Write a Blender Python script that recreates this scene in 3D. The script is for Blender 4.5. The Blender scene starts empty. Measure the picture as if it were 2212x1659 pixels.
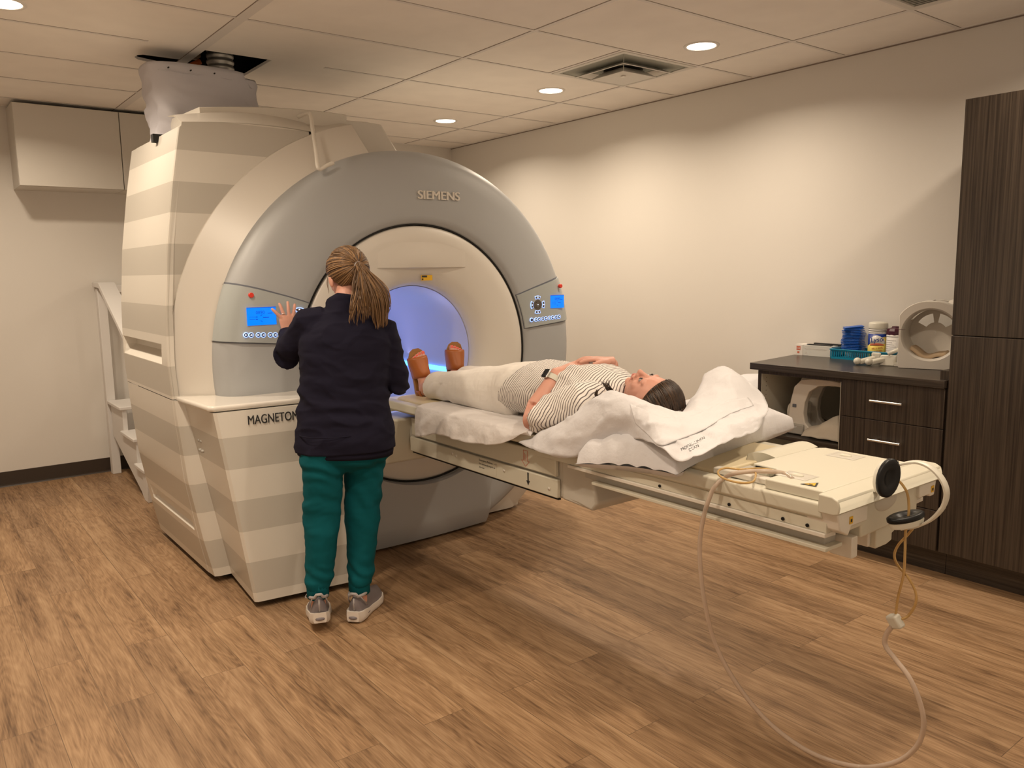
import bpy, bmesh, math, random
from mathutils import Vector, Matrix, noise
random.seed(7)
PI = math.pi
def R(d): return math.radians(d)
scene = bpy.context.scene
C = scene.collection
V = Vector

# ---------------------------------------------------------------- camera
H = 2.592
F_PX = 1732.54
EUL = (1.4305, 0.0158, 0.9141)
CAM = V((6.5148, -4.3211, 1.4415))
cam = bpy.data.cameras.new('camera'); camo = bpy.data.objects.new('camera', cam); C.objects.link(camo)
cam.sensor_fit = 'HORIZONTAL'; cam.sensor_width = 36.0; cam.lens = F_PX * 36.0 / 2212.0
camo.location = CAM
camo.rotation_euler = EUL
cam.clip_start = 0.05
scene.camera = camo
# ---------------------------------------------------------------- world, exposure
w = bpy.data.worlds.new('world'); scene.world = w; w.use_nodes = True
w.node_tree.nodes['Background'].inputs[0].default_value = (1.0, 0.80, 0.60, 1)
w.node_tree.nodes['Background'].inputs[1].default_value = 2.2
scene.view_settings.view_transform = 'Standard'
scene.view_settings.look = 'None'
scene.view_settings.gamma = 1.0
scene.view_settings.use_curve_mapping = False
scene.view_settings.exposure = 0.0
scene.cycles.max_bounces = 8
scene.cycles.use_denoising = True
scene.cycles.sample_clamp_indirect = 6.0
LIGHT_COL = (1.0, 0.83, 0.635)
LIGHT_W = 15.5
LIGHTS = [(1.153, -0.81), (2.402, -0.81), (3.641, -0.83), (5.49, -0.83),
          (1.153, -3.82), (2.39, -3.83), (3.64, -3.83), (4.88, -3.83), (5.49, -2.33)]  # last one is unseen, added to brighten the scanner front and table

# unproject: pixel of the 2212x1659 frame on the plane axis = value
import mathutils
_Rm = mathutils.Euler(EUL).to_matrix()
def P(u, v, ax, val):
    d = _Rm @ V(((u - 1106) / F_PX, -(v - 829.5) / F_PX, -1.0))
    i = 'xyz'.index(ax)
    return CAM + d * ((val - CAM[i]) / d[i])

# ---------------------------------------------------------------- materials
def srgb(r, g, b):
    f = lambda c: (c / 255 / 12.92) if c / 255 <= .04045 else ((c / 255 + .055) / 1.055) ** 2.4
    return (f(r), f(g), f(b), 1)
class N:
    def __init__(s, name):
        s.m = bpy.data.materials.new(name); s.m.use_nodes = True; s.t = s.m.node_tree
        s.b = s.t.nodes['Principled BSDF']
    def n(s, typ, **kw):
        o = s.t.nodes.new(typ)
        for k, v in kw.items():
            if k in o.inputs: o.inputs[k].default_value = v
            else: setattr(o, k, v)
        return o
    def l(s, a, b): s.t.links.new(a, b)
    def coord(s, scale=(1, 1, 1)):
        tc = s.n('ShaderNodeTexCoord'); mp = s.n('ShaderNodeMapping')
        mp.inputs['Scale'].default_value = scale
        s.l(tc.outputs['Object'], mp.inputs['Vector']); return mp.outputs[0]
    def ramp(s, fac, stops, interp='LINEAR'):
        r = s.n('ShaderNodeValToRGB'); r.color_ramp.interpolation = interp
        e = r.color_ramp.elements
        e[0].position, e[0].color = stops[0]; e[1].position, e[1].color = stops[1]
        for p, c in stops[2:]:
            x = e.new(p); x.color = c
        s.l(fac, r.inputs[0]); return r.outputs[0]
    def math(s, op, a, b=None, c=None):
        m = s.n('ShaderNodeMath'); m.operation = op
        for i, x in enumerate((a, b, c)):
            if x is None: continue
            if isinstance(x, (int, float)): m.inputs[i].default_value = x
            else: s.l(x, m.inputs[i])
        return m.outputs[0]
    def bump(s, h, strength=.2, dist=.01):
        b = s.n('ShaderNodeBump'); b.inputs['Strength'].default_value = strength
        b.inputs['Distance'].default_value = dist; s.l(h, b.inputs['Height']); s.l(b.outputs[0], s.b.inputs['Normal'])
def mat(name, col, rough=.5, metal=0, bump=None, emis=None, spec=None, var=0, trans=0, ior=None, sheen=0, sss=0, alpha=None):
    a = N(name); b = a.b
    b.inputs['Base Color'].default_value = col; b.inputs['Roughness'].default_value = rough; b.inputs['Metallic'].default_value = metal
    if emis: b.inputs['Emission Color'].default_value = emis[0]; b.inputs['Emission Strength'].default_value = emis[1]
    if spec is not None: b.inputs['Specular IOR Level'].default_value = spec
    if trans: b.inputs['Transmission Weight'].default_value = trans
    if ior: b.inputs['IOR'].default_value = ior
    if sheen: b.inputs['Sheen Weight'].default_value = sheen
    if sss:
        b.inputs['Subsurface Weight'].default_value = sss; b.inputs['Subsurface Radius'].default_value = (.02, .008, .004)
    if alpha is not None: b.inputs['Alpha'].default_value = alpha
    if var or bump:
        nz = a.n('ShaderNodeTexNoise'); nz.inputs['Scale'].default_value = bump[0] if bump else 6; nz.inputs['Detail'].default_value = 5
        a.l(a.coord(), nz.inputs['Vector'])
        if bump: a.bump(nz.outputs['Fac'], bump[1], bump[2] if len(bump) > 2 else .005)
        if var:
            n2 = a.n('ShaderNodeTexNoise'); n2.inputs['Scale'].default_value = 5; a.l(a.coord(), n2.inputs['Vector'])
            c0 = tuple(max(0, x * (1 - var)) for x in col[:3]) + (1,); c1 = tuple(min(1, x * (1 + var)) for x in col[:3]) + (1,)
            a.l(a.ramp(n2.outputs['Fac'], [(.35, c0), (.65, c1)]), b.inputs['Base Color'])
    return a.m
WHITE = (.74, .72, .70, 1)
M = {}
M['wall'] = mat('wall_paint', (.70, .672, .63, 1), .75, bump=(90, .12, .002))
M['ceil'] = mat('ceiling_tile', (.88, .84, .79, 1), .9, bump=(160, .2, .002), var=.02)
M['tbar'] = mat('tee_bar', (.76, .73, .70, 1), .5)
M['tgap'] = mat('tile_shadow_gap', (.24, .19, .16, 1), .8)
M['base'] = mat('baseboard_rubber', (.035, .022, .014, 1), .45)
M['dark'] = mat('dark_void', (.012, .011, .010, 1), .8)
M['cream'] = mat('cream_plastic', (.70, .66, .60, 1), .38, bump=(220, .04, .001))
M['creamw'] = mat('light_cream_plastic', (.72, .68, .61, 1), .32)
M['worktop'] = mat('cream_worktop', (.74, .70, .64, 1), .16)
M['grey'] = mat('grey_blue_plastic', (.40, .41, .42, 1), .5, bump=(220, .04, .001))
M['panel'] = mat('grey_panel_plastic', (.40, .43, .43, 1), .33)
M['bore'] = mat('bore_liner', (.70, .70, .80, 1), .35)
M['table'] = mat('table_plastic', (.62, .59, .49, 1), .4, bump=(180, .06, .001))
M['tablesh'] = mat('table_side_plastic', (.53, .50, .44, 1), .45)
M['pad'] = mat('yellowed_pad', (.72, .62, .42, 1), .5)
M['rail'] = mat('grey_rail', (.42, .40, .36, 1), .45)
M['blackp'] = mat('black_rubber', (.005, .005, .006, 1), .4, spec=.3)
M['blackt'] = mat('black_ink', (.02, .02, .02, 1), .6)
M['redink'] = mat('red_ink', (.55, .12, .06, 1), .6)
M['red'] = mat('red_button', (.75, .05, .03, 1), .35)
M['yellow'] = mat('yellow_label', (.72, .42, .02, 1), .5)
M['silver'] = mat('brushed_steel', (.72, .70, .67, 1), .28, metal=1)
M['letter'] = mat('raised_letter', (.72, .68, .62, 1), .35)
M['screen'] = mat('lcd_screen', (.0, .02, .1, 1), .3, emis=((.0, .22, 1.0, 1), 1.15))
M['lcdink'] = mat('lcd_ink', (.0, .03, .2, 1), .4, emis=((.0, .07, .62, 1), .8))
M['led'] = mat('blue_led_strip', (.05, .3, .9, 1), .4, emis=((.10, .42, 1.0, 1), 3.2))
M['halo'] = mat('backlit_rim', (.6, .7, 1, 1), .4, emis=((.22, .42, 1.0, 1), 1.6))
M['btn'] = mat('dark_button', (.05, .055, .09, 1), .4)
M['btnbrown'] = mat('brown_grey_button', (.10, .085, .075, 1), .4)
M['icon'] = mat('lit_icon', (.8, .85, 1, 1), .4, emis=((.7, .82, 1.0, 1), 1.2))
M['lamp'] = mat('lit_diffuser', (1, 1, 1, 1), .5, emis=((1.0, .86, .66, 1), 9.0))
M['lamprim'] = mat('lamp_trim', (.75, .72, .68, 1), .4)
M['bag'] = mat('grey_sleeve_cloth', (.58, .57, .62, 1), .85, bump=(300, .1, .001))
M['vent'] = mat('vent_metal', (.68, .66, .62, 1), .45)
M['ventin'] = mat('vent_inside', (.34, .35, .31, 1), .7)
M['duct'] = mat('duct_steel', (.35, .34, .32, 1), .4, metal=.7)
M['orange'] = mat('orange_tape', (.6, .13, .02, 1), .6)
M['wood'] = mat('raw_timber', (.16, .10, .05, 1), .8)
M['whitewood'] = mat('white_painted_wood', (.70, .68, .66, 1), .6, bump=(40, .15, .003))
M['cab_white'] = mat('white_cabinet', (.62, .59, .54, 1), .5)
M['cab_in'] = mat('cabinet_interior', (.52, .50, .43, 1), .6)
M['navy'] = mat('navy_fleece', (.0105, .0095, .021, 1), .9, bump=(500, .15, .001), spec=.15)
M['teal'] = mat('teal_cotton', (.002, .080, .098, 1), .9, bump=(400, .1, .001), spec=.15)
M['skin'] = mat('skin', (.62, .315, .235, 1), .5, sss=.08, bump=(120, .06, .001), var=.06)
M['lips'] = mat('lips', (.50, .17, .14, 1), .4)
M['eye'] = mat('eye', (.30, .25, .23, 1), .3)
M['iris'] = mat('iris', (.02, .012, .01, 1), .2)
M['nail'] = mat('coral_nail_polish', (.85, .16, .12, 1), .25)
M['tan'] = mat('tan_leather', (.36, .105, .022, 1), .42, bump=(90, .15, .002), var=.12)
M['tansole'] = mat('tan_wedge_sole', (.33, .155, .045, 1), .5, var=.15)
M['shoe'] = mat('grey_shoe', (.19, .165, .175, 1), .55, bump=(300, .3, .002))
M['shoetrim'] = mat('shoe_trim', (.36, .33, .33, 1), .5)
M['sole'] = mat('white_sole', (.72, .66, .60, 1), .45)
M['gold'] = mat('ring_silver', (.9, .86, .8, 1), .15, metal=1)
M['watchband'] = mat('pale_watch_band', (.62, .60, .52, 1), .5)
M['linen'] = mat('white_linen', (.66, .65, .67, 1), .85, bump=(14, .35, .02), sheen=.1)
M['paper'] = mat('white_drape_paper', (.74, .71, .70, 1), .75, bump=(16, .45, .02))
M['trouser'] = mat('white_trousers', (.77, .73, .68, 1), .85, bump=(25, .25, .01))
M['blue'] = mat('royal_blue_plastic', (.002, .10, .52, 1), .4)
M['turq'] = mat('turquoise_plastic', (.0, .22, .38, 1), .35)
M['clearbag'] = mat('clear_film', (.75, .8, .82, 1), .12, alpha=.16)
M['carton'] = mat('grey_carton', (.60, .60, .57, 1), .6)
M['cartonw'] = mat('white_carton', (.74, .70, .66, 1), .6)
M['lysblue'] = mat('label_blue', (.01, .04, .28, 1), .4)
M['lysyel'] = mat('label_yellow', (.85, .68, .14, 1), .4)
M['labelw'] = mat('label_white', (.78, .77, .76, 1), .4)
M['maroon'] = mat('maroon_cap', (.055, .006, .022, 1), .3)
M['ptext'] = mat('grey_text', (.35, .35, .36, 1), .6)
M['foam'] = mat('tan_foam', (.66, .50, .33, 1), .8, bump=(80, .2, .003))
M['whitepl'] = mat('white_plastic', (.68, .66, .58, 1), .35)
M['slate'] = mat('slate_button', (.13, .14, .17, 1), .4)
M['cloth'] = mat('beige_cloth', (.60, .54, .45, 1), .85, bump=(20, .4, .01))
M['jamb'] = mat('door_jamb_paint', (.62, .62, .62, 1), .5)
M['blacktop'] = mat('dark_vinyl', (.03, .03, .03, 1), .5)
def hair_mat(name, c0, c1):
    a = N(name); g = a.n('ShaderNodeNewGeometry')
    a.l(a.ramp(g.outputs['Random Per Island'], [(.0, c0), (.65, tuple(a_ * .6 + b_ * .4 for a_, b_ in zip(c0, c1))), (1.0, c1)]), a.b.inputs['Base Color']); a.b.inputs['Roughness'].default_value = .42
    return a.m
M['hairb'] = hair_mat('light_brown_hair', (.055, .025, .010, 1), (.36, .20, .085, 1))
M['haird'] = hair_mat('dark_brown_hair', (.012, .006, .003, 1), (.075, .035, .014, 1))
def clear_tube(name, col, rough, trans):
    a = N(name); a.b.inputs['Base Color'].default_value = col; a.b.inputs['Roughness'].default_value = rough
    a.b.inputs['Transmission Weight'].default_value = trans; a.b.inputs['IOR'].default_value = 1.25; return a.m
M['tube'] = clear_tube('clear_tube', (.74, .62, .52, 1), .12, .5)
M['tubea'] = clear_tube('amber_tube', (.72, .50, .22, 1), .15, .45)
# striped scanner cover: alternating horizontal bands of two creams
def stripes():
    a = N('striped_cover'); tc = a.n('ShaderNodeTexCoord'); sp = a.n('ShaderNodeSeparateXYZ'); a.l(tc.outputs['Object'], sp.inputs[0])
    f = a.math('FRACT', a.math('DIVIDE', a.math('SUBTRACT', sp.outputs[2], .07), .2756))
    a.l(a.ramp(f, [(0, (.53, .50, .445, 1)), (.5, (.70, .665, .60, 1))], 'CONSTANT'), a.b.inputs['Base Color'])
    nz = a.n('ShaderNodeTexNoise'); nz.inputs['Scale'].default_value = 200; a.l(tc.outputs['Object'], nz.inputs['Vector']); a.bump(nz.outputs['Fac'], .05, .001)
    a.b.inputs['Roughness'].default_value = .36; return a.m
M['stripe'] = stripes()
def shirt():
    a = N('striped_shirt'); tc = a.n('ShaderNodeTexCoord')
    nz = a.n('ShaderNodeTexNoise'); nz.inputs['Scale'].default_value = 5; nz.inputs['Detail'].default_value = 2; a.l(tc.outputs['Object'], nz.inputs['Vector'])
    sp = a.n('ShaderNodeSeparateXYZ'); a.l(tc.outputs['Object'], sp.inputs[0])
    x = a.math('ADD', sp.outputs[0], a.math('MULTIPLY', sp.outputs[1], .25))
    x = a.math('SUBTRACT', x, a.math('MULTIPLY', sp.outputs[2], .35))
    x = a.math('ADD', x, a.math('MULTIPLY', nz.outputs['Fac'], .10))
    f = a.math('FRACT', a.math('DIVIDE', x, .0112))
    a.l(a.ramp(f, [(0, (.15, .125, .125, 1)), (.30, (.80, .76, .72, 1))], 'CONSTANT'), a.b.inputs['Base Color'])
    a.b.inputs['Roughness'].default_value = .85
    n2 = a.n('ShaderNodeTexNoise'); n2.inputs['Scale'].default_value = 22; a.l(tc.outputs['Object'], n2.inputs['Vector']); a.bump(n2.outputs['Fac'], .35, .012)
    return a.m
M['shirt'] = shirt()
def floor_mat():
    a = N('wood_plank_floor'); b = a.b
    br = a.n('ShaderNodeTexBrick'); br.offset = .37; br.offset_frequency = 2
    for k, v in {'Scale': 1.0, 'Mortar Size': .0012, 'Mortar Smooth': .1, 'Brick Width': 1.22, 'Row Height': .155}.items(): br.inputs[k].default_value = v
    br.inputs['Color1'].default_value = (0, 0, 0, 1); br.inputs['Color2'].default_value = (1, 1, 1, 1); br.inputs['Mortar'].default_value = (.5, .5, .5, 1); br.inputs['Bias'].default_value = 0
    a.l(a.coord(), br.inputs['Vector'])
    rnd = a.n('ShaderNodeSeparateColor'); a.l(br.outputs['Color'], rnd.inputs[0]); rv = rnd.outputs[0]
    def noise4(scale, sx, sy, det=6, dist=0, mul=17):
        n = a.n('ShaderNodeTexNoise', noise_dimensions='4D'); n.inputs['Scale'].default_value = scale; n.inputs['Detail'].default_value = det
        n.inputs['Distortion'].default_value = dist; a.l(a.coord((sx, sy, 1)), n.inputs['Vector']); a.l(a.math('MULTIPLY', rv, mul), n.inputs['W']); return n.outputs['Fac']
    warp = noise4(1.0, .9, 5.5, 3, .3)
    # cathedral rings: contours of a stretched noise field
    rings = a.math('FRACT', a.math('MULTIPLY', warp, 22))
    ringv = a.math('ABSOLUTE', a.math('SUBTRACT', rings, .5))
    fine = noise4(1.0, 11, 210, 9, .25)
    mid = noise4(1.0, 1.5, 24, 8, .5)
    blot = noise4(1.0, 1.5, 6, 4, .4, 31)
    g = a.math('ADD', a.math('MULTIPLY', ringv, .22), a.math('ADD', a.math('MULTIPLY', fine, .62), a.math('MULTIPLY', mid, .80)))
    g = a.math('ADD', g, a.math('MULTIPLY', blot, .40))
    g = a.math('DIVIDE', g, 1.94)
    col = a.ramp(g, [(.36, (.120, .066, .032, 1)), (.455, (.250, .150, .078, 1)), (.54, (.345, .218, .120, 1)), (.66, (.45, .305, .180, 1))])
    tint = a.ramp(rv, [(0, (.88, .87, .87, 1)), (1, (1.08, 1.07, 1.05, 1))])
    mx = a.n('ShaderNodeMix', data_type='RGBA', blend_type='MULTIPLY'); mx.inputs[0].default_value = 1
    a.l(col, mx.inputs[6]); a.l(tint, mx.inputs[7])
    mo = a.n('ShaderNodeMix', data_type='RGBA'); a.l(a.math('MULTIPLY', br.outputs['Fac'], .55), mo.inputs[0]); a.l(mx.outputs[2], mo.inputs[6]); mo.inputs[7].default_value = (.06, .035, .02, 1)
    a.l(mo.outputs[2], b.inputs['Base Color'])
    b.inputs['Roughness'].default_value = .52
    b.inputs['Specular IOR Level'].default_value = .35
    a.bump(fine, .12, .002)
    return a.m
M['floor'] = floor_mat()
def espresso():
    a = N('espresso_laminate'); n = a.n('ShaderNodeTexNoise'); n.inputs['Scale'].default_value = 1; n.inputs['Detail'].default_value = 6
    a.l(a.coord((160, 160, 2.2)), n.inputs['Vector'])
    a.l(a.ramp(n.outputs['Fac'], [(.35, (.020, .013, .009, 1)), (.65, (.062, .045, .032, 1))]), a.b.inputs['Base Color'])
    a.b.inputs['Roughness'].default_value = .42; return a.m
M['esp'] = espresso()
def espresso_h():
    a = N('espresso_counter'); n = a.n('ShaderNodeTexNoise'); n.inputs['Scale'].default_value = 1; n.inputs['Detail'].default_value = 6
    a.l(a.coord((2.2, 160, 160)), n.inputs['Vector'])
    a.l(a.ramp(n.outputs['Fac'], [(.35, (.024, .018, .014, 1)), (.65, (.060, .046, .036, 1))]), a.b.inputs['Base Color'])
    a.b.inputs['Roughness'].default_value = .30; return a.m
M['esph'] = espresso_h()

# ---------------------------------------------------------------- mesh helpers
class MB:
    def __init__(s): s.v = []; s.f = []
    def add(s, vs, fs):
        o = len(s.v); s.v += [V(x) for x in vs]; s.f += [tuple(i + o for i in f) for f in fs]; return s
    def box(s, a, b):
        x0, y0, z0 = a; x1, y1, z1 = b
        return s.add([(x0, y0, z0), (x1, y0, z0), (x1, y1, z0), (x0, y1, z0), (x0, y0, z1), (x1, y0, z1), (x1, y1, z1), (x0, y1, z1)],
                     [(0, 3, 2, 1), (4, 5, 6, 7), (0, 1, 5, 4), (1, 2, 6, 5), (2, 3, 7, 6), (3, 0, 4, 7)])
    def hexa(s, p):    # 8 corners: bottom 4 ccw, top 4 ccw
        return s.add(p, [(0, 3, 2, 1), (4, 5, 6, 7), (0, 1, 5, 4), (1, 2, 6, 5), (2, 3, 7, 6), (3, 0, 4, 7)])
    def prism(s, poly, ax, a, b):   # polygon in the plane of the two other axes, extruded along ax
        def q(p, t):
            return {'x': (t, p[0], p[1]), 'y': (p[0], t, p[1]), 'z': (p[0], p[1], t)}[ax]
        n = len(poly)
        return s.add([q(p, a) for p in poly] + [q(p, b) for p in poly],
                     [tuple(range(n))[::-1], tuple(range(n, 2 * n))] + [(i, (i + 1) % n, n + (i + 1) % n, n + i) for i in range(n)])
    def grid(s, rows, flip=False, cu=False):
        nr = len(rows); nc = len(rows[0]); fs = []
        for i in range(nr - 1):
            for j in range(nc - (0 if cu else 1)):
                f = (i * nc + j, i * nc + (j + 1) % nc, (i + 1) * nc + (j + 1) % nc, (i + 1) * nc + j)
                fs.append(f[::-1] if flip else f)
        return s.add([p for r in rows for p in r], fs)
    def loft(s, rings, cap=True):
        n = len(rings[0]); o = len(s.v); s.grid(rings, cu=True)
        if cap:
            s.f.append(tuple(o + i for i in range(n))[::-1]); s.f.append(tuple(o + (len(rings) - 1) * n + i for i in range(n)))
        return s
    def tube(s, pts, r, n=10, cap=True):
        pts = [V(p) for p in pts]; rr = r if isinstance(r, (list, tuple)) else [r] * len(pts)
        t0 = (pts[1] - pts[0]).normalized(); nrm = t0.orthogonal().normalized(); rings = []
        for i, p in enumerate(pts):
            t = ((pts[min(i + 1, len(pts) - 1)] - pts[max(i - 1, 0)])).normalized()
            nrm = (nrm - t * nrm.dot(t)).normalized(); bn = t.cross(nrm)
            rings.append([p + (nrm * math.cos(2 * PI * k / n) + bn * math.sin(2 * PI * k / n)) * rr[i] for k in range(n)])
        return s.loft(rings, cap)
    def rev(s, prof, a0=0, a1=360, n=96, c=None, flip=False):  # revolve (x, r) about the scanner axis
        c = c or (YC, ZC); full = abs(a1 - a0) >= 360; rows = []
        for i in range(n if full else n + 1):
            a = R(a0 + (a1 - a0) * i / n)
            rows.append([V((x, c[0] + r * math.cos(a), c[1] + r * math.sin(a))) for x, r in prof])
        if full: rows.append(rows[0])
        return s.grid(rows, flip)
    def cyl(s, p, q, r, n=24, r2=None):
        p, q = V(p), V(q); t = (q - p).normalized(); u = t.orthogonal().normalized(); w_ = t.cross(u); r2 = r if r2 is None else r2
        return s.loft([[p + (u * math.cos(2 * PI * k / n) + w_ * math.sin(2 * PI * k / n)) * r for k in range(n)],
                       [q + (u * math.cos(2 * PI * k / n) + w_ * math.sin(2 * PI * k / n)) * r2 for k in range(n)]])
    def lathe(s, c, prof, n=32):  # (r, z) about a vertical axis at c
        rings = [[V((c[0] + r * math.cos(2 * PI * k / n), c[1] + r * math.sin(2 * PI * k / n), c[2] + z)) for k in range(n)] for r, z in prof]
        return s.loft(rings)
    def ell(s, c, rad, axes=None, n=16):   # ellipsoid; axes = 3 orthonormal vectors
        c = V(c); ax = [V(a) for a in (axes or ((1, 0, 0), (0, 1, 0), (0, 0, 1)))]; rings = []
        for i in range(1, n):
            th = PI * i / n
            rings.append([c + ax[0] * rad[0] * math.sin(th) * math.cos(2 * PI * k / n) + ax[1] * rad[1] * math.sin(th) * math.sin(2 * PI * k / n) - ax[2] * rad[2] * math.cos(th) for k in range(n)])
        return s.loft(rings)
    def limb(s, secs, n=20, up=(1, 0, 0)):
        # secs: list of (center, ra, rb); ra along 'up' projected, rb across; rounded ends
        pts = [V(x[0]) for x in secs]; rings = []
        def ring(p, t, ra, rb):
            u = V(up) - t * V(up).dot(t)
            u = u.normalized() if u.length > 1e-4 else t.orthogonal().normalized(); b = t.cross(u)
            return [p + u * math.cos(2 * PI * k / n) * ra + b * math.sin(2 * PI * k / n) * rb for k in range(n)]
        m = len(pts)
        for i, (p, (_, ra, rb)) in enumerate(zip(pts, secs)):
            t = (pts[min(i + 1, m - 1)] - pts[max(i - 1, 0)]).normalized()
            if i == 0:
                for k in (.15, .5, .8): rings.append(ring(p - t * min(ra, rb) * .6 * (1 - k), t, ra * math.sin(k * PI / 2), rb * math.sin(k * PI / 2)))
            rings.append(ring(p, t, ra, rb))
            if i == m - 1:
                for k in (.8, .5, .15): rings.append(ring(p + t * min(ra, rb) * .6 * (1 - k), t, ra * math.sin(k * PI / 2), rb * math.sin(k * PI / 2)))
        return s.loft(rings)
    def build(s, name, m, parent=None, smooth=False, bevel=0, subdiv=0, solid=0, seg=2, auto=None, recalc=True):
        me = bpy.data.meshes.new(name); me.from_pydata([tuple(v) for v in s.v], [], s.f); me.update()
        if recalc:
            bm = bmesh.new(); bm.from_mesh(me); bmesh.ops.remove_doubles(bm, verts=bm.verts, dist=1e-6); bmesh.ops.recalc_face_normals(bm, faces=bm.faces); bm.to_mesh(me); bm.free()
        o = bpy.data.objects.new(name, me); C.objects.link(o); me.materials.append(m if not isinstance(m, str) else M[m])
        if parent is not None:
            o.parent = parent; o.matrix_parent_inverse = world_of(parent).inverted()
        if solid:
            md = o.modifiers.new('solid', 'SOLIDIFY'); md.thickness = solid; md.offset = 0
        if bevel:
            md = o.modifiers.new('bevel', 'BEVEL'); md.width = bevel; md.segments = seg; md.limit_method = 'ANGLE'; md.angle_limit = R(35)
        if subdiv:
            md = o.modifiers.new('sub', 'SUBSURF'); md.levels = subdiv; md.render_levels = subdiv
        if smooth or subdiv or bevel:
            for p in me.polygons: p.use_smooth = True
            if not (smooth is True and auto is None and not bevel):
                me.set_sharp_from_angle(angle=R(auto or 40))
        return o
def world_of(o):
    m = Matrix.Translation(o.location) if o.type == 'EMPTY' or o.parent is None else Matrix.Identity(4)
    return m
def thing(name, label, cat, loc=(0, 0, 0), group=None):
    o = bpy.data.objects.new(name, None); C.objects.link(o); o.location = loc; o.empty_display_size = .1
    return tag(o, label, cat, group)
def tag(o, label, cat, group=None):
    o['label'] = label; o['category'] = cat
    if group: o['group'] = group
    return o
def struct(o): o['kind'] = 'structure'; return o
def part(o, label): o['label'] = label; return o
def remeshed(mb, name, m, parent, voxel=.006, smooth_it=2, wr=None):
    """fuse overlapping shapes into one continuous surface"""
    me = bpy.data.meshes.new(name + '_src'); me.from_pydata([tuple(v) for v in mb.v], [], mb.f); me.update()
    bm = bmesh.new(); bm.from_mesh(me)
    bmesh.ops.recalc_face_normals(bm, faces=bm.faces); bm.to_mesh(me); bm.free()
    t = bpy.data.objects.new('tmp', me); C.objects.link(t)
    md = t.modifiers.new('r', 'REMESH'); md.mode = 'VOXEL'; md.voxel_size = voxel
    if smooth_it:
        s_ = t.modifiers.new('s', 'SMOOTH'); s_.factor = .5; s_.iterations = smooth_it
    dg = bpy.context.evaluated_depsgraph_get(); ev = t.evaluated_get(dg)
    out = bpy.data.meshes.new_from_object(ev); out.name = name
    bpy.data.objects.remove(t)
    if wr:
        nn = [v.normal.copy() for v in out.vertices]
        for v, n_ in zip(out.vertices, nn): v.co = v.co + n_ * wr(v.co)
    for p in out.polygons: p.use_smooth = True
    out.materials.clear(); out.materials.append(M[m])
    o = bpy.data.objects.new(name, out); C.objects.link(o)
    if parent is not None:
        o.parent = parent; o.matrix_parent_inverse = world_of(parent).inverted()
    return o
def spl(pts, n=12):   # Catmull-Rom through points
    pts = [V(p) for p in pts]; q = [pts[0] * 2 - pts[1]] + pts + [pts[-1] * 2 - pts[-2]]; out = []
    for i in range(1, len(q) - 2):
        for k in range(n):
            t = k / n
            out.append(.5 * ((2 * q[i]) + (-q[i - 1] + q[i + 1]) * t + (2 * q[i - 1] - 5 * q[i] + 4 * q[i + 1] - q[i + 2]) * t * t + (-q[i - 1] + 3 * q[i] - 3 * q[i + 1] + q[i + 2]) * t ** 3))
    out.append(pts[-1]); return out
def net(rows, nu=8, nv=8):   # smooth surface through a net of control points
    rs = [spl(r, nu) for r in rows]
    cols = [spl([r[j] for r in rs], nv) for j in range(len(rs[0]))]
    return [[cols[j][i] for j in range(len(cols))] for i in range(len(cols[0]))]
def text(name, s, size, org, ux, uy, m, parent, depth=.001, xs=1.0, bold=0, strikes=(0,)):
    cu = bpy.data.curves.new(name, 'FONT'); cu.body = s; cu.size = 1; cu.extrude = 0
    t = bpy.data.objects.new('tmp', cu); C.objects.link(t)
    dg = bpy.context.evaluated_depsgraph_get(); me0 = bpy.data.meshes.new_from_object(t.evaluated_get(dg))
    bpy.data.objects.remove(t)
    org, ux, uy = V(org), V(ux).normalized(), V(uy).normalized(); n_ = ux.cross(uy).normalized()
    mb = MB()
    fs = [tuple(p.vertices) for p in me0.polygons]; k = len(me0.vertices)
    ed = {}
    for f in fs:
        for i in range(len(f)):
            e = (f[i], f[(i + 1) % len(f)]); ed[e] = 1
    side = [(a, b, b + k, a + k) for (a, b) in ed if (b, a) not in ed]
    for q_, st_ in enumerate(strikes):
        vs = [org + ux * (v.co.x * size * xs + st_) + uy * v.co.y * size for v in me0.vertices]
        mb.add(vs + [v + n_ * (depth + q_ * .0002) for v in vs], [f[::-1] for f in fs] + [tuple(i + k for i in f) for f in fs] + side)
    return mb.build(name, m, parent, recalc=False)
def fbm(p, s): return noise.noise(V(p) * s)
YC, ZC = -2.135, 1.01

# ================================================================ ROOM
RX, RY = 6.2, -5.4
struct(MB().box((-.1, RY - .1, -.06), (8.2, .1, 0)).build('floor', 'floor'))
struct(MB().box((-.1, -5.5, 0), (0, .1, H + .45)).build('wall_left', 'wall'))
struct(MB().box((0, 0, 0), (8.2, .1, H + .45)).build('wall_back', 'wall'))
struct(MB().box((0, RY - .1, 0), (8.2, RY, H + .45)).build('wall_front', 'wall'))
mb = MB().box((RX, -3.24, 0), (RX + .12, 0, H)); mb.box((RX, RY, 0), (RX + .12, -4.55, H)); mb.box((RX, -4.55, 2.13), (RX + .12, -3.24, H))
struct(mb.build('wall_right', 'wall'))
# door jamb lining: thin painted faces around the opening
mb = MB().box((RX - .012, -3.30, 0), (RX + .132, -3.24, 2.13)); mb.box((RX - .012, -4.55, 0), (RX + .132, -4.50, 2.13)); mb.box((RX - .012, -4.55, 2.09), (RX + .132, -3.24, 2.15))
mb.box((RX - .022, -3.29, 0), (RX - .012, -3.18, 2.15))
struct(mb.build('door_1', 'jamb', bevel=.003))
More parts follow.
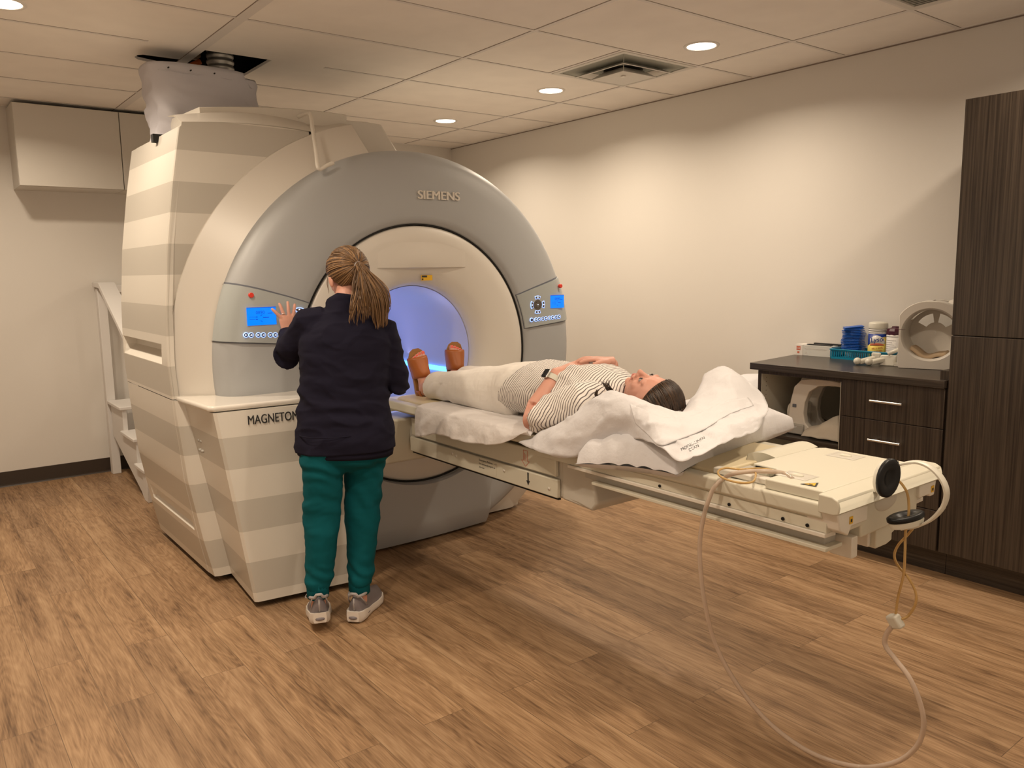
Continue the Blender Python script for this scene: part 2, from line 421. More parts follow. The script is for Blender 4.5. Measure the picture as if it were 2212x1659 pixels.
# baseboards with a small toe
def baseb(name, a, b, n):
    prof = [(0, 0), (.022, 0), (.018, .008), (.006, .014), (.004, .102), (0, .104)]
    d = (V(b) - V(a)); n = V(n); mb = MB()
    mb.loft([[V(a) + n * q[0] + V((0, 0, q[1])) for q in prof], [V(b) + n * q[0] + V((0, 0, q[1])) for q in prof]])
    struct(mb.build(name, 'base'))
baseb('baseboard_left', (0, RY, 0), (0, 0, 0), (1, 0, 0)); baseb('baseboard_back', (0, 0, 0), (3.87, 0, 0), (0, -1, 0))
baseb('baseboard_front', (0, RY, 0), (RX, RY, 0), (0, 1, 0)); baseb('baseboard_right', (RX, -3.18, 0), (RX, -.62, 0), (-1, 0, 0))

# ceiling: tile field with a ragged hole over the scanner
X0 = 3.3558; T = .6096; Y1 = -.5043
ysep = [0, Y1, Y1 - 2 * T, Y1 - 4 * T, Y1 - 6 * T, RY]
xs = [X0 + k * T for k in range(-5, 5)]
hx0, hx1, hy0, hy1 = 1.70, 2.127, Y1 - 4 * T + .004, -2.56
mb = MB(); zt = H
def cel(x0, x1, y0, y1): mb.box((x0, y0, zt), (x1, y1, zt + .015))
cel(0, 8.2, hy1, 0); cel(0, hx0, RY, hy1); cel(hx1, 8.2, RY, hy1)
# left over part between hx0..hx1 below hy0 with the ragged cut
cut = [(hx0, -3.00), (1.72, -3.08), (1.745, -3.15), (1.79, -3.178), (1.84, -3.172), (1.862, -3.15), (1.866, -3.05), (1.868, hy0)]
mb.prism([(hx0, RY), (hx1, RY), (hx1, hy0), (1.868, hy0)] + cut[::-1][1:] , 'z', zt, zt + .015)
ceiling = struct(mb.build('ceiling', 'ceil'))
bars = MB(); gaps = MB()
def barx(y, x0, x1, wd=.022):   # runs along x
    bars.box((x0, y - wd / 2, zt - .003), (x1, y + wd / 2, zt)); gaps.box((x0, y - wd / 2 - .0035, zt - .001), (x1, y - wd / 2, zt)); gaps.box((x0, y + wd / 2, zt - .001), (x1, y + wd / 2 + .0025, zt))
def bary(x, y0, y1, wd=.018):
    bars.box((x - wd / 2, y0, zt - .0028), (x + wd / 2, y1, zt)); gaps.box((x - wd / 2 - .002, y0, zt - .001), (x - wd / 2, y1, zt)); gaps.box((x + wd / 2, y0, zt - .001), (x + wd / 2 + .0025, y1, zt))
barx(Y1, 0, RX); barx(Y1 - 2 * T, 0, RX); barx(Y1 - 4 * T, 0, RX, .05); barx(Y1 - 6 * T, 0, RX)
for x in [X0 + k * T for k in range(-6, 6)]:
    if not 0 < x < RX: continue
    if abs(x - (X0 - 2 * T)) < .01: bary(x, hy1 + .3, 0); bary(x, RY, Y1 - 4 * T - .25)
    else: bary(x, RY, 0)
barx(Y1 - T, X0 - T, X0)
# wall angle
bars.box((0, -.02, zt - .004), (RX, 0, zt)); gaps.box((0, -.004, zt - .010), (RX, 0, zt - .004)); bars.box((0, RY, zt - .004), (.02, 0, zt))
struct(bars.build('ceiling_grid', 'tbar', ceiling)); struct(gaps.build('tile_joint', 'tgap', ceiling))
# plenum: dark void above the ceiling, duct, timber
mb = MB().box((-.1, -5.5, H + .44), (8.2, .1, H + .5))
struct(mb.build('trim_1', 'dark'))
mb = MB()
for s_ in ((hx0 - .3, hx0 - .29, -3.3, -2.3), (hx1 + .25, hx1 + .26, -3.3, -2.3)): mb.box((s_[0], s_[2], H + .016), (s_[1], s_[3], H + .43))
mb.box((hx0 - .3, -2.31, H + .016), (hx1 + .26, -2.30, H + .43)); mb.box((hx0 - .3, -3.31, H + .016), (hx1 + .26, -3.30, H + .43))
struct(mb.build('trim_2', 'dark'))
dt = thing('flexible_duct', 'ribbed silver duct rising into the ceiling hole above the grey sleeve', 'duct', (1.93, -2.78, H - .12))
pts = [(1.95, -2.78, H - .14 + i * .008) for i in range(70)]
MB().tube(pts, [.066 + (.006 if i % 4 < 2 else 0) for i in range(70)], 20).build('duct_body', 'duct', dt, smooth=True)
tag(MB().box((1.78, -3.13, H + .02), (1.86, -2.99, H + .10)).box((1.80, -2.99, H + .025), (1.88, -2.86, H + .07)).build('timber_block', 'wood'), 'raw timber offcut visible through the ragged ceiling hole', 'timber')
tag(MB().cyl((1.80, -2.90, H - .01), (1.84, -2.85, H + .012), .014).build('orange_pipe', 'orange', smooth=True), 'short orange pipe just inside the ceiling hole, left of the tee bar', 'pipe')

def downlight(i, x, y, label):
    t = thing('recessed_light', label, 'ceiling light', (x, y, H - .004), 'round recessed ceiling lights')
    mb = MB(); n = 40
    prof = [(.093, 0), (.091, .004), (.080, .0055), (.074, .003), (.073, -.003), (.093, -.002)]
    mb.grid([[V((x + r * math.cos(2 * PI * k / n), y + r * math.sin(2 * PI * k / n), H - z)) for r, z in prof + prof[:1]] for k in range(n)] + [[V((x + r, y, H - z)) for r, z in prof + prof[:1]]])
    mb.build('trim_ring', 'lamprim', t, smooth=True)
    MB().cyl((x, y, H - .001), (x, y, H - .0035), .0735, 40).build('diffuser', 'lamp', t)
    ld = bpy.data.lights.new('downlight', 'AREA'); ld.shape = 'DISK'; ld.size = .14; ld.energy = LIGHT_W; ld.color = LIGHT_COL; ld.spread = R(152)
    lo = bpy.data.objects.new('downlight_lamp', ld); C.objects.link(lo); lo.parent = t; lo.location = (0, 0, -.006)
LL = ['lit round recessed light farthest back beside the room corner', 'lit round recessed light between the far light and the square air diffuser', 'lit round recessed light nearest the square air diffuser on its right',
      'lit round recessed light past the diffuser above the dark cabinets', 'lit round recessed light over the left back floor', 'lit round recessed light cut off at the top left corner',
      'lit round recessed light above the standing person, out of frame', 'lit round recessed light nearest the doorway at the front', 'added round recessed light over the head end of the table, out of frame, brightening the scanner front']
for i, (x, y) in enumerate(LIGHTS): downlight(i, x, y, LL[i])

# square air diffuser
def square_ring(mb, cx, cy, a0, z0, a1, z1, th=.0):   # sloped square frame between half sizes a0 (at z0) and a1 (at z1)
    c0 = [(cx - a0, cy - a0, z0), (cx + a0, cy - a0, z0), (cx + a0, cy + a0, z0), (cx - a0, cy + a0, z0)]
    c1 = [(cx - a1, cy - a1, z1), (cx + a1, cy - a1, z1), (cx + a1, cy + a1, z1), (cx - a1, cy + a1, z1)]
    mb.add(c0 + c1, [(i, (i + 1) % 4, 4 + (i + 1) % 4, 4 + i) for i in range(4)])
cx, cy = X0 - T / 2, Y1 - T / 2
df = thing('air_diffuser', 'white square air diffuser with nested louvres set in the ceiling', 'air vent', (cx, cy, H))
mb = MB(); square_ring(mb, cx, cy, .296, H - .006, .268, H - .006); square_ring(mb, cx, cy, .268, H - .006, .262, H + .0); square_ring(mb, cx, cy, .296, H - .006, .296, H)
mb.build('frame', 'vent', df)
mb = MB(); square_ring(mb, cx, cy, .264, H - .0045, .12, H + .0); mb.box((cx - .266, cy - .266, H - .0042), (cx + .266, cy + .266, H - .0035))
mb.build('inner_pan', 'ventin', df)
mb = MB(); square_ring(mb, cx, cy, .205, H - .034, .197, H - .034); square_ring(mb, cx, cy, .205, H - .034, .15, H - .006); square_ring(mb, cx, cy, .197, H - .034, .145, H - .006)
mb.build('louvre', 'vent', df, solid=.0015)
mb = MB(); c4 = [(cx - .135, cy - .135, H - .052), (cx + .135, cy - .135, H - .052), (cx + .135, cy + .135, H - .052), (cx - .135, cy + .135, H - .052)]
mb.add(c4 + [(cx, cy, H - .030)], [(0, 1, 4), (1, 2, 4), (2, 3, 4), (3, 0, 4)]); square_ring(mb, cx, cy, .135, H - .052, .128, H - .052); square_ring(mb, cx, cy, .137, H - .052, .08, H - .012)
mb.build('centre_panel', 'vent', df, solid=.0015)
MB().cyl((cx, cy, H - .0048), (cx, cy, H - .0046), .115, 32).build('neck', 'dark', df)
for sx, sy in ((-1, -1), (1, -1), (1, 1), (-1, 1)): MB().tube([(cx + sx * .25, cy + sy * .25, H - .005), (cx + sx * .13, cy + sy * .13, H - .05)], .002, 6).build('hanger', 'ventin', df)
MB().cyl((cx, cy, H - .030), (cx, cy, H - .041), .014, 16).build('damper_screw', 'silver', df)
# return grille cut off by the top edge of the picture
gx, gy = X0 + 2 * T + T / 2, Y1 - T / 2
gr = thing('return_grille', 'white slatted return air grille cut off at the top edge of the photo', 'air vent', (gx, gy, H))
mb = MB(); square_ring(mb, gx, gy, .296, H - .006, .265, H - .006); square_ring(mb, gx, gy, .265, H - .006, .262, H + .01); mb.build('frame', 'vent', gr)
for i in range(22):
    yy = gy - .255 + i * .0243
    MB().hexa([(gx - .262, yy, H - .005), (gx + .262, yy, H - .005), (gx + .262, yy + .002, H - .005), (gx - .262, yy + .002, H - .005), (gx - .262, yy + .014, H - .001), (gx + .262, yy + .014, H - .001), (gx + .262, yy + .016, H - .001), (gx - .262, yy + .016, H - .001)]).build('slat', 'vent', gr)
MB().box((gx - .262, gy - .262, H - .0012), (gx + .262, gy + .262, H - .0006)).build('backing', 'ventin', gr)

# wall cabinets on the left wall, hung under the ceiling
for i, (ya, yb, lab) in enumerate(((-3.585, -2.955, 'white upper wall cabinet at far left, nearest the picture edge'), (-2.952, -2.32, 'white upper wall cabinet partly hidden behind the grey cloth sleeve'))):
    t = thing('wall_cabinet', lab, 'cabinet', (.15, (ya + yb) / 2, 2.04), 'white upper wall cabinets')
    MB().box((.0, ya, 2.042), (.300, yb, H - .02)).build('carcass', 'cab_white', t, bevel=.001)
    MB().box((.302, ya + .001, 2.045), (.322, yb - .0015, H - .025)).build('door', 'cab_white', t, bevel=.0015)
# steps with handrail behind the scanner
t = thing('step_unit', 'white painted timber step unit with handrail behind the scanner at far left', 'steps', (.55, -2.9, 0))
MB().box((.07, -3.15, 0), (.135, -3.09, 1.36)).build('post', 'whitewood', t, bevel=.004)
MB().box((.07, -2.45, 0), (.135, -2.39, 1.36)).build('post', 'whitewood', t, bevel=.004)
for y in (-3.16, -2.46):
    MB().prism([(.03, 1.375), (.03, 1.405), (.24, 1.405), (1.15, .93), (1.15, .895), (.24, 1.365)], 'y', y, y + .11).build('handrail', 'whitewood', t, bevel=.003)
MB().box((.03, -3.10, 1.33), (.06, -2.40, 1.385)).build('cross_rail', 'whitewood', t, bevel=.003)
for y in (-3.13, -2.47):
    MB().prism([(1.08, 0), (.96, 0), (.92, .03), (.16, .30), (.16, .53), (.52, .53), (.52, .36), (.86, .36), (.86, .19), (1.08, .19)], 'y', y, y + .03).build('stringer', 'whitewood', t, bevel=.002)
for k, (xa, xb, z) in enumerate(((.14, .54, .54), (.50, .88, .37), (.84, 1.10, .20))):
    MB().box((xa, -3.15, z - .012), (xb, -2.42, z + .012)).build('tread', 'whitewood', t, bevel=.005)
MB().prism([(1.02, .0), (1.12, .0), (1.12, .21), (1.02, .21)], 'y', -3.14, -3.09).build('leg', 'whitewood', t, bevel=.004)

# ================================================================ SCANNER
mri = thing('mri_scanner', 'large cream and grey MRI scanner with striped side covers and a blue-lit round bore', 'scanner', (2.3, YC, 0))
def circ_y(z, r, sgn): return YC + sgn * math.sqrt(max(0, r * r - (z - ZC) ** 2))
def side_y(z):      # bulging side cover, measured profile
    pts = [(0, -3.235), (.2, -3.275), (.5, -3.322), (.8, -3.345), (1.05, -3.357), (1.3, -3.348), (1.58, -3.322), (1.86, -3.280), (2.0, -3.254), (2.15, -3.225)]
    for (z0, y0), (z1, y1) in zip(pts, pts[1:]):
        if z <= z1: return y0 + (y1 - y0) * (z - z0) / (z1 - z0)
    return pts[-1][1]
# bore liner and magnet drum
MB().rev([(2.80, .36), (1.55, .36)], n=96).build('bore_tube', 'bore', mri, smooth=True)
mb = MB().rev([(1.55, .36), (1.55, .98), (1.60, 1.0), (2.70, 1.0)], n=96)
for v in mb.v: v.z = max(v.z, .012)
mb.build('magnet_housing', 'cream', mri, smooth=True)
# grey front ring
ringp = [(2.60, 1.052), (2.80, 1.052), (2.845, 1.045), (2.875, 1.028), (2.895, 1.004), (2.907, .970), (2.915, .92), (2.918, .80), (2.914, .72), (2.905, .688), (2.885, .676), (2.84, .672)]
mb = MB().rev(ringp, 0, 360, 160)
for v in mb.v: v.z = max(v.z, .014)
mb.build('front_ring', 'grey', mri, smooth=True)
MB().rev([(2.86, .679), (2.893, .6785), (2.897, .672), (2.86, .668)], n=128).build('ring_gap', 'dark', mri, smooth=True)
# cream funnel between the ring and the bore
MB().rev([(2.86, .670), (2.890, .668), (2.900, .655), (2.902, .60), (2.896, .53), (2.884, .46), (2.868, .42), (2.845, .385), (2.82, .367), (2.79, .36), (2.78, .366)], n=144).build('bore_funnel', 'cream', mri, smooth=True)
# light hood crease above the bore
FN = [(.36, 2.79), (.367, 2.82), (.385, 2.845), (.42, 2.868), (.46, 2.884), (.53, 2.896), (.60, 2.902), (.655, 2.900), (.70, 2.89)]
def funnel_x(r):
    for (r0, x0), (r1, x1) in zip(FN, FN[1:]):
        if r <= r1: return x0 + (x1 - x0) * (r - r0) / (r1 - r0)
    return 2.89
rows = []
for i in range(41):
    t = -1 + 2 * i / 40; y = YC + .02 + t * .265; k = max(0, 1 - abs(t)) ** .8
    fx = lambda z: funnel_x(math.hypot(y - YC, z - ZC))
    rows.append([V((fx(1.60) - .001, y, 1.60)), V((fx(1.54) + .010 * k, y, 1.54)), V((fx(1.468) + .026 * k, y, 1.468)), V((fx(1.463) + .024 * k, y, 1.463)), V((fx(1.462) - .004, y, 1.4625))])
MB().grid(rows).build('hood', 'cream', mri, smooth=True)
# grey apron on the floor
rows = []
def apron_x(y):
    d = abs(y - (-2.24)); return 2.952 - .09 * max(0, d - .10) ** 1.3
ys = [-2.70 + i * (.968 / 48) for i in range(49)]
for y in ys:
    x = apron_x(y); zt_ = ZC - math.sqrt(max(0, .683 ** 2 - (y - YC) ** 2)) if abs(y - YC) < .48 else .53
    rows.append([V((x - .05, y, .015)), V((x - .028, y, .05)), V((x - .004, y, .105)), V((x, y, .125)), V((x, y, zt_ * .5)), V((x, y, zt_)), V((x - .10, y, zt_))])
rows.append([v + V((-.012, .010, 0)) for v in rows[-1]]); rows.append([v + V((-.08, .0, 0)) for v in rows[-1]])
MB().grid(rows).build('apron', 'grey', mri, smooth=True, auto=25)
# collar, upper left
def clip_floor(mb, z=.012):
    for v in mb.v: v.z = max(v.z, z)
    return mb
colp = [(2.80, 1.03), (2.79, 1.045), (2.68, 1.19), (2.672, 1.205), (2.655, 1.21), (2.60, 1.21)]
mb = MB().rev(colp, 101.5, 186.5, 70)
e = [V((2.60, YC + r * math.cos(R(101.5)), ZC + r * math.sin(R(101.5)))) for r in (1.0, 1.21)]
mb.grid([[V((x, YC + r * math.cos(R(101.5)), ZC + r * math.sin(R(101.5)))) for x, r in colp], [V((2.1, YC + (r - .03) * math.cos(R(100.5)), ZC + (r - .03) * math.sin(R(100.5)))) for x, r in colp]])
mb.build('collar', 'cream', mri, smooth=True, auto=30)
clip_floor(MB().rev([(2.80, 1.03), (2.79, 1.05), (2.745, 1.215), (2.735, 1.225), (2.40, 1.0)], -78, -32, 40)).build('collar', 'cream', mri, smooth=True, auto=30)
MB().box((2.05, -1.78, .012), (2.735, -1.385, .30)).build('foot', 'creamw', mri, bevel=.01)
# stepped cover on top of the magnet
mb = MB()
top = [(-2.50, 2.245), (-2.32, 2.264), (-2.15, 2.268), (-2.055, 2.262), (-1.90, 2.04), (-1.90, 1.9), (-2.5, 1.9)]
mb.prism(top, 'x', 1.75, 2.40); mb.build('top_cover', 'cream', mri, bevel=.006)
MB().prism([(-2.95, 2.27), (-2.6, 2.318), (-2.2, 2.322), (-1.86, 2.300), (-1.80, 2.2), (-2.95, 2.15)], 'x', 1.72, 2.08).build('top_cover', 'cream', mri, bevel=.006)
# left flank: front face with stripes
rows = []
zs = [.885 + i * (2.132 - .885) / 60 for i in range(61)]
for z in zs:
    yi = circ_y(z, 1.205, -1); yo = side_y(z) + .012
    rows.append([V((2.70 - .04 * (k / 6.0) ** 1.5, yo + (yi - yo) * k / 6.0, z)) for k in range(7)])
# fill to the top line
mb = MB().grid(rows)
rows = []
for i in range(25):
    y0 = -3.215 + i * (-2.60 + 3.215) / 24; zt_ = 2.125 + .022 * math.sin(PI * min(1, (i + 2) / 20)) - .004 * (i > 20) * (i - 20)
    zb = ZC + math.sqrt(max(0, 1.205 ** 2 - (y0 - YC) ** 2))
    rows.append([V((2.698 - .04 * (i / 24), y0, min(zb, zt_))), V((2.698 - .04 * (i / 24), y0, zt_))])
mb2 = MB()
for i in range(1): pass
# single clean front face: columns in y, from the arc up to the outline
def top_z(y): return 2.119 + .026 * math.sin(PI * max(0, min(1, (y + 3.24) / .85)))
mb = MB(); rows = []
for i in range(61):
    z = .885 + i * (2.119 - .885) / 60
    yo = side_y(z) + .010; yi = min(circ_y(z, 1.205, -1), -2.60)
    rows.append([V((2.70 - .035 * (k / 8.0), yo + (yi - yo) * k / 8.0, z)) for k in range(9)])
r_ = []
for k in range(9):
    p = rows[-1][k]; r_.append(V((p.x, p.y, top_z(p.y))))
rows.append(r_)
rows.insert(0, [v + V((-.06, 0, 0)) for v in rows[0]])
mb.grid(rows); mb.build('front_cover', 'stripe', mri, smooth=True, auto=30)
# chamfer above the front face and the top slab
rows = []
for k in range(13):
    y = -3.225 + k * (-2.585 + 3.225) / 12
    rows.append([V((2.70 - .03 * k / 12, y, top_z(y) if k else 2.119)), V((2.53, y + .02, top_z(y) + .058 + .02 * math.sin(PI * k / 14))), V((2.30, y + .05, 2.21))])
rows2 = []
for k in range(7):
    y = -2.585 + k * (-2.372 + 2.585) / 6; zz = ZC + math.sqrt(1.205 ** 2 - (y - YC) ** 2)
    rows2.append([V((2.66, y, zz)), V((2.52, y + .01, max(zz + .03, 2.20))), V((2.30, y + .03, 2.225))])
mb = MB().grid(rows + rows2); mb.build('top_bevel', 'cream', mri, smooth=True, auto=30)
def slab_z(y): return 2.222 + .05 * math.sin(PI * max(0, min(1, (y + 3.13) / 1.3)))
mb = MB(); rows = []
for k in range(25):
    y = -3.085 + k * (-2.33 + 3.085) / 24; z = slab_z(y)
    rows.append([V((2.525, y, 2.10)), V((2.525, y, z - .004)), V((2.518, y, z)), V((1.98, y, z + .02)), V((1.98, y, 2.10))])
mb.grid(rows); mb.add([rows[0][i] for i in range(5)], [(0, 1, 2, 3, 4)]); mb.add([rows[-1][i] for i in range(5)], [(4, 3, 2, 1, 0)])
mb.build('top_slab', 'stripe', mri, smooth=True, auto=30)
mb = MB().hexa([(1.83, -3.215, 2.02), (2.64, -3.215, 2.02), (2.64, -2.9, 2.02), (1.83, -2.9, 2.02), (1.83, -3.215, 2.115), (2.66, -3.218, 2.112), (2.50, -2.95, 2.19), (1.83, -2.95, 2.20)])
mb.build('top_ledge', 'creamw', mri, bevel=.006)
MB().box((2.33, -3.262, 2.075), (2.37, -3.19, 2.112)).build('cable_notch', 'dark', mri)
# side cover: bulging surface with two recessed grips
xg = [1.822, 1.832, 1.86] + [1.90 + i * .03 for i in range(23)] + [2.58, 2.600, 2.612, 2.64, 2.662, 2.672, 2.69]
def lerp(a, b, t): return a + (b - a) * max(0, min(1, t))
def side_rows(z0, z1, n, rec, xl, xr):
    zs = sorted(set([z0 + (z1 - z0) * i / n for i in range(n + 1)] + [q for q in (rec[2] - .003, rec[2], rec[2] + .05, rec[3] - .004, rec[3], rec[3] + .002)])); rows = []
    for z in zs:
        row = []
        for x in xs_:
            y = side_y(z)
            xa = rec[0]; xb = rec[1]
            if xa < x < xb and rec[2] < z < rec[3]:
                dx = min((x - xa) / .030, (xb - x) / .012, 1); dz = min((z - rec[2]) / rec[5], (rec[3] - z) / .003, 1)
                y += rec[4] * min(dx, max(0, dz), 1)
            row.append(V((x, y, z)))
        rows.append(row)
    return rows
for nm, z0, z1, rec in (('side_cover', .8825, 2.10, (1.845, 2.60, 1.038, 1.132, .055, .050)), ('side_cover', .03, .8795, (1.895, 2.655, .238, .318, .022, .022))):
    xs_ = sorted(set([1.822, 2.690] + [rec[0] - .001, rec[0] + .002, rec[0] + .03, rec[1] - .012, rec[1] - .002, rec[1] + .001] + [1.85 + i * .04 for i in range(21)]))
    rows = side_rows(z0, z1, 34, rec, 1.82, 2.69)
    rows = [[V((r[0].x, r[0].y + .02, r[0].z))] + r + [V((r[-1].x + .006, r[-1].y + .004, r[-1].z)), V((r[-1].x + .008, r[-1].y + .03, r[-1].z))] for r in rows]
    mb = MB().grid(rows); mb.build(nm, 'stripe', mri, smooth=True, auto=20)
MB().hexa([(1.83, -3.20, .012), (2.73, -3.20, .012), (2.73, -2.9, .012), (1.83, -2.9, .012), (1.83, -3.30, .86), (2.69, -3.30, .86), (2.69, -2.9, .86), (1.83, -2.9, .86)]).build('flank_core', 'dark', mri)
MB().hexa([(1.83, -3.29, .86), (2.67, -3.29, .86), (2.67, -2.6, .86), (1.83, -2.6, .86), (1.83, -3.20, 2.09), (2.62, -3.20, 2.09), (2.62, -2.6, 2.10), (1.83, -2.6, 2.10)]).build('flank_core', 'creamw', mri)
mb = MB(); mb.hexa([(1.66, -3.16, .03), (1.83, -3.20, .03), (1.83, -2.8, .03), (1.66, -2.8, .03), (1.66, -3.24, 1.0), (1.83, -3.28, 1.0), (1.83, -2.8, 1.0), (1.66, -2.8, 1.0)])
mb.hexa([(1.66, -3.24, 1.0), (1.83, -3.28, 1.0), (1.83, -2.6, 1.0), (1.66, -2.6, 1.0), (1.66, -3.12, 2.07), (1.83, -3.18, 2.075), (1.83, -2.6, 2.1), (1.66, -2.6, 2.1)])
mb.build('rear_cover', 'cream', mri)
# lower corner strip between side cover and the front cabinet
mb = MB(); rows = []
for i in range(41):
    z = .03 + i * (.878 - .03) / 40; y = side_y(z); x = 2.71 + .055 * (1 - z / .88)
    rows.append([V((2.695, y + .002, z)), V((x, y + .006, z)), V((x + .012, y + .03, z)), V((x + .014, -3.0, z))])
mb.grid(rows); mb.build('corner_strip', 'stripe', mri, smooth=True, auto=35)
# front cabinet with worktop
def cab_pt(x, y, z): return V((x, y, z))
zt_ = .868
mb = MB(); rows = []
for i in range(31):
    z = .028 + i * (zt_ - .028) / 30; t = z / .87
    yl = -3.19 - .108 * t; xf = 3.19 - .065 * t
    rows.append([V((2.72, -3.17 - .155 * t + .02, z)), V((xf - .012, yl, z)), V((xf, yl + .012, z)), V((xf + .055, -2.72, z)), V((2.72, -2.70, z))])
mb.grid(rows); mb.add(rows[-1], [(0, 1, 2, 3, 4)]); mb.build('front_cabinet', 'stripe', mri, smooth=True, auto=30)
MB().box((2.60, -3.14, .004), (3.13, -2.76, .03)).build('plinth', 'dark', mri)
MB().box((1.86, -3.18, .004), (2.72, -2.9, .03)).build('plinth', 'dark', mri)
MB().prism([(2.66, -3.335), (3.095, -3.315), (3.12, -3.295), (3.165, -2.70), (2.66, -2.70)], 'z', .872, .896).build('worktop', 'worktop', mri, bevel=.010, seg=4)
for k, (a_, b_) in enumerate(((2.805, .70), (2.84, .70), (2.805, .655), (2.84, .655))):
    y = -3.255; MB().cyl((a_, -3.262 - .012 * (b_ - .65), b_), (a_, -3.278 - .012 * (b_ - .65), b_), .007, 14).build('screw_cap', 'rail', mri, smooth=True)
# conduit pipe over the top front
cp = spl([P(645, 252, 'x', 2.56), P(664, 245, 'x', 2.66), P(671, 250, 'x', 2.70), P(676, 285, 'x', 2.76), P(683, 330, 'x', 2.85), P(686, 358, 'x', 2.90), P(692, 365, 'x', 2.905), P(705, 358, 'x', 2.905), P(720, 352, 'x', 2.90)], 8)
MB().tube(cp, .0095, 10).build('conduit_pipe', 'creamw', mri, smooth=True)
# name plates
text('maker_lettering', 'SIEMENS', .062, (2.919, -2.150, 1.812), (0, 1, 0), (0, 0, 1), 'letter', mri, .004, 1.12, 0, (-.0022, -.0011, 0, .0011, .0022))
dv = V((.055, .57, 0)).normalized()
text('model_lettering', 'MAGNETOM', .056, V((3.143, -3.165, .806)) , dv, (0, 0, 1), 'blackt', mri, .0015, .70, 0, (0, .0008))
MB().box((2.876, -2.117, 1.398), (2.880, -2.050, 1.426)).build('warning_label', 'yellow', mri)
lab = mri.children[-1]
MB().box((2.880, -2.114, 1.4145), (2.8808, -2.083, 1.424)).box((2.880, -2.114, 1.400), (2.8808, -2.106, 1.409)).build('label_print', 'blackt', lab)
# control panels
XF = 2.930
pp = [(2.80, 1.058), (2.848, 1.051), (2.882, 1.034), (2.904, 1.008), (2.919, .975), (2.9255, .93), (2.9265, .80), (2.9225, .72), (2.912, .690), (2.88, .680)]
def sector(a_out0, a_in0, a_out1, a_in1, pp=pp):   # annular sector whose end angles differ between outer and inner radius
    mb = MB(); rows = []; n = 16
    for i in range(n + 1):
        row = []
        for x, r in pp:
            t = (1.04 - r) / .36
            a0 = a_out0 + (a_in0 - a_out0) * t; a1 = a_out1 + (a_in1 - a_out1) * t; a = R(a0 + (a1 - a0) * i / n)
            row.append(V((x, YC + r * math.cos(a), ZC + r * math.sin(a))))
        rows.append(row)
    rows.insert(0, [v + V((-.03, 0, 0)) for v in rows[0]]); rows.append([v + V((-.03, 0, 0)) for v in rows[-1]])
    return mb.grid(rows)
def rrect(mb, x, y0, y1, z0, z1, d=.002): return mb.box((x, y0, z0), (x + d, y1, z1))
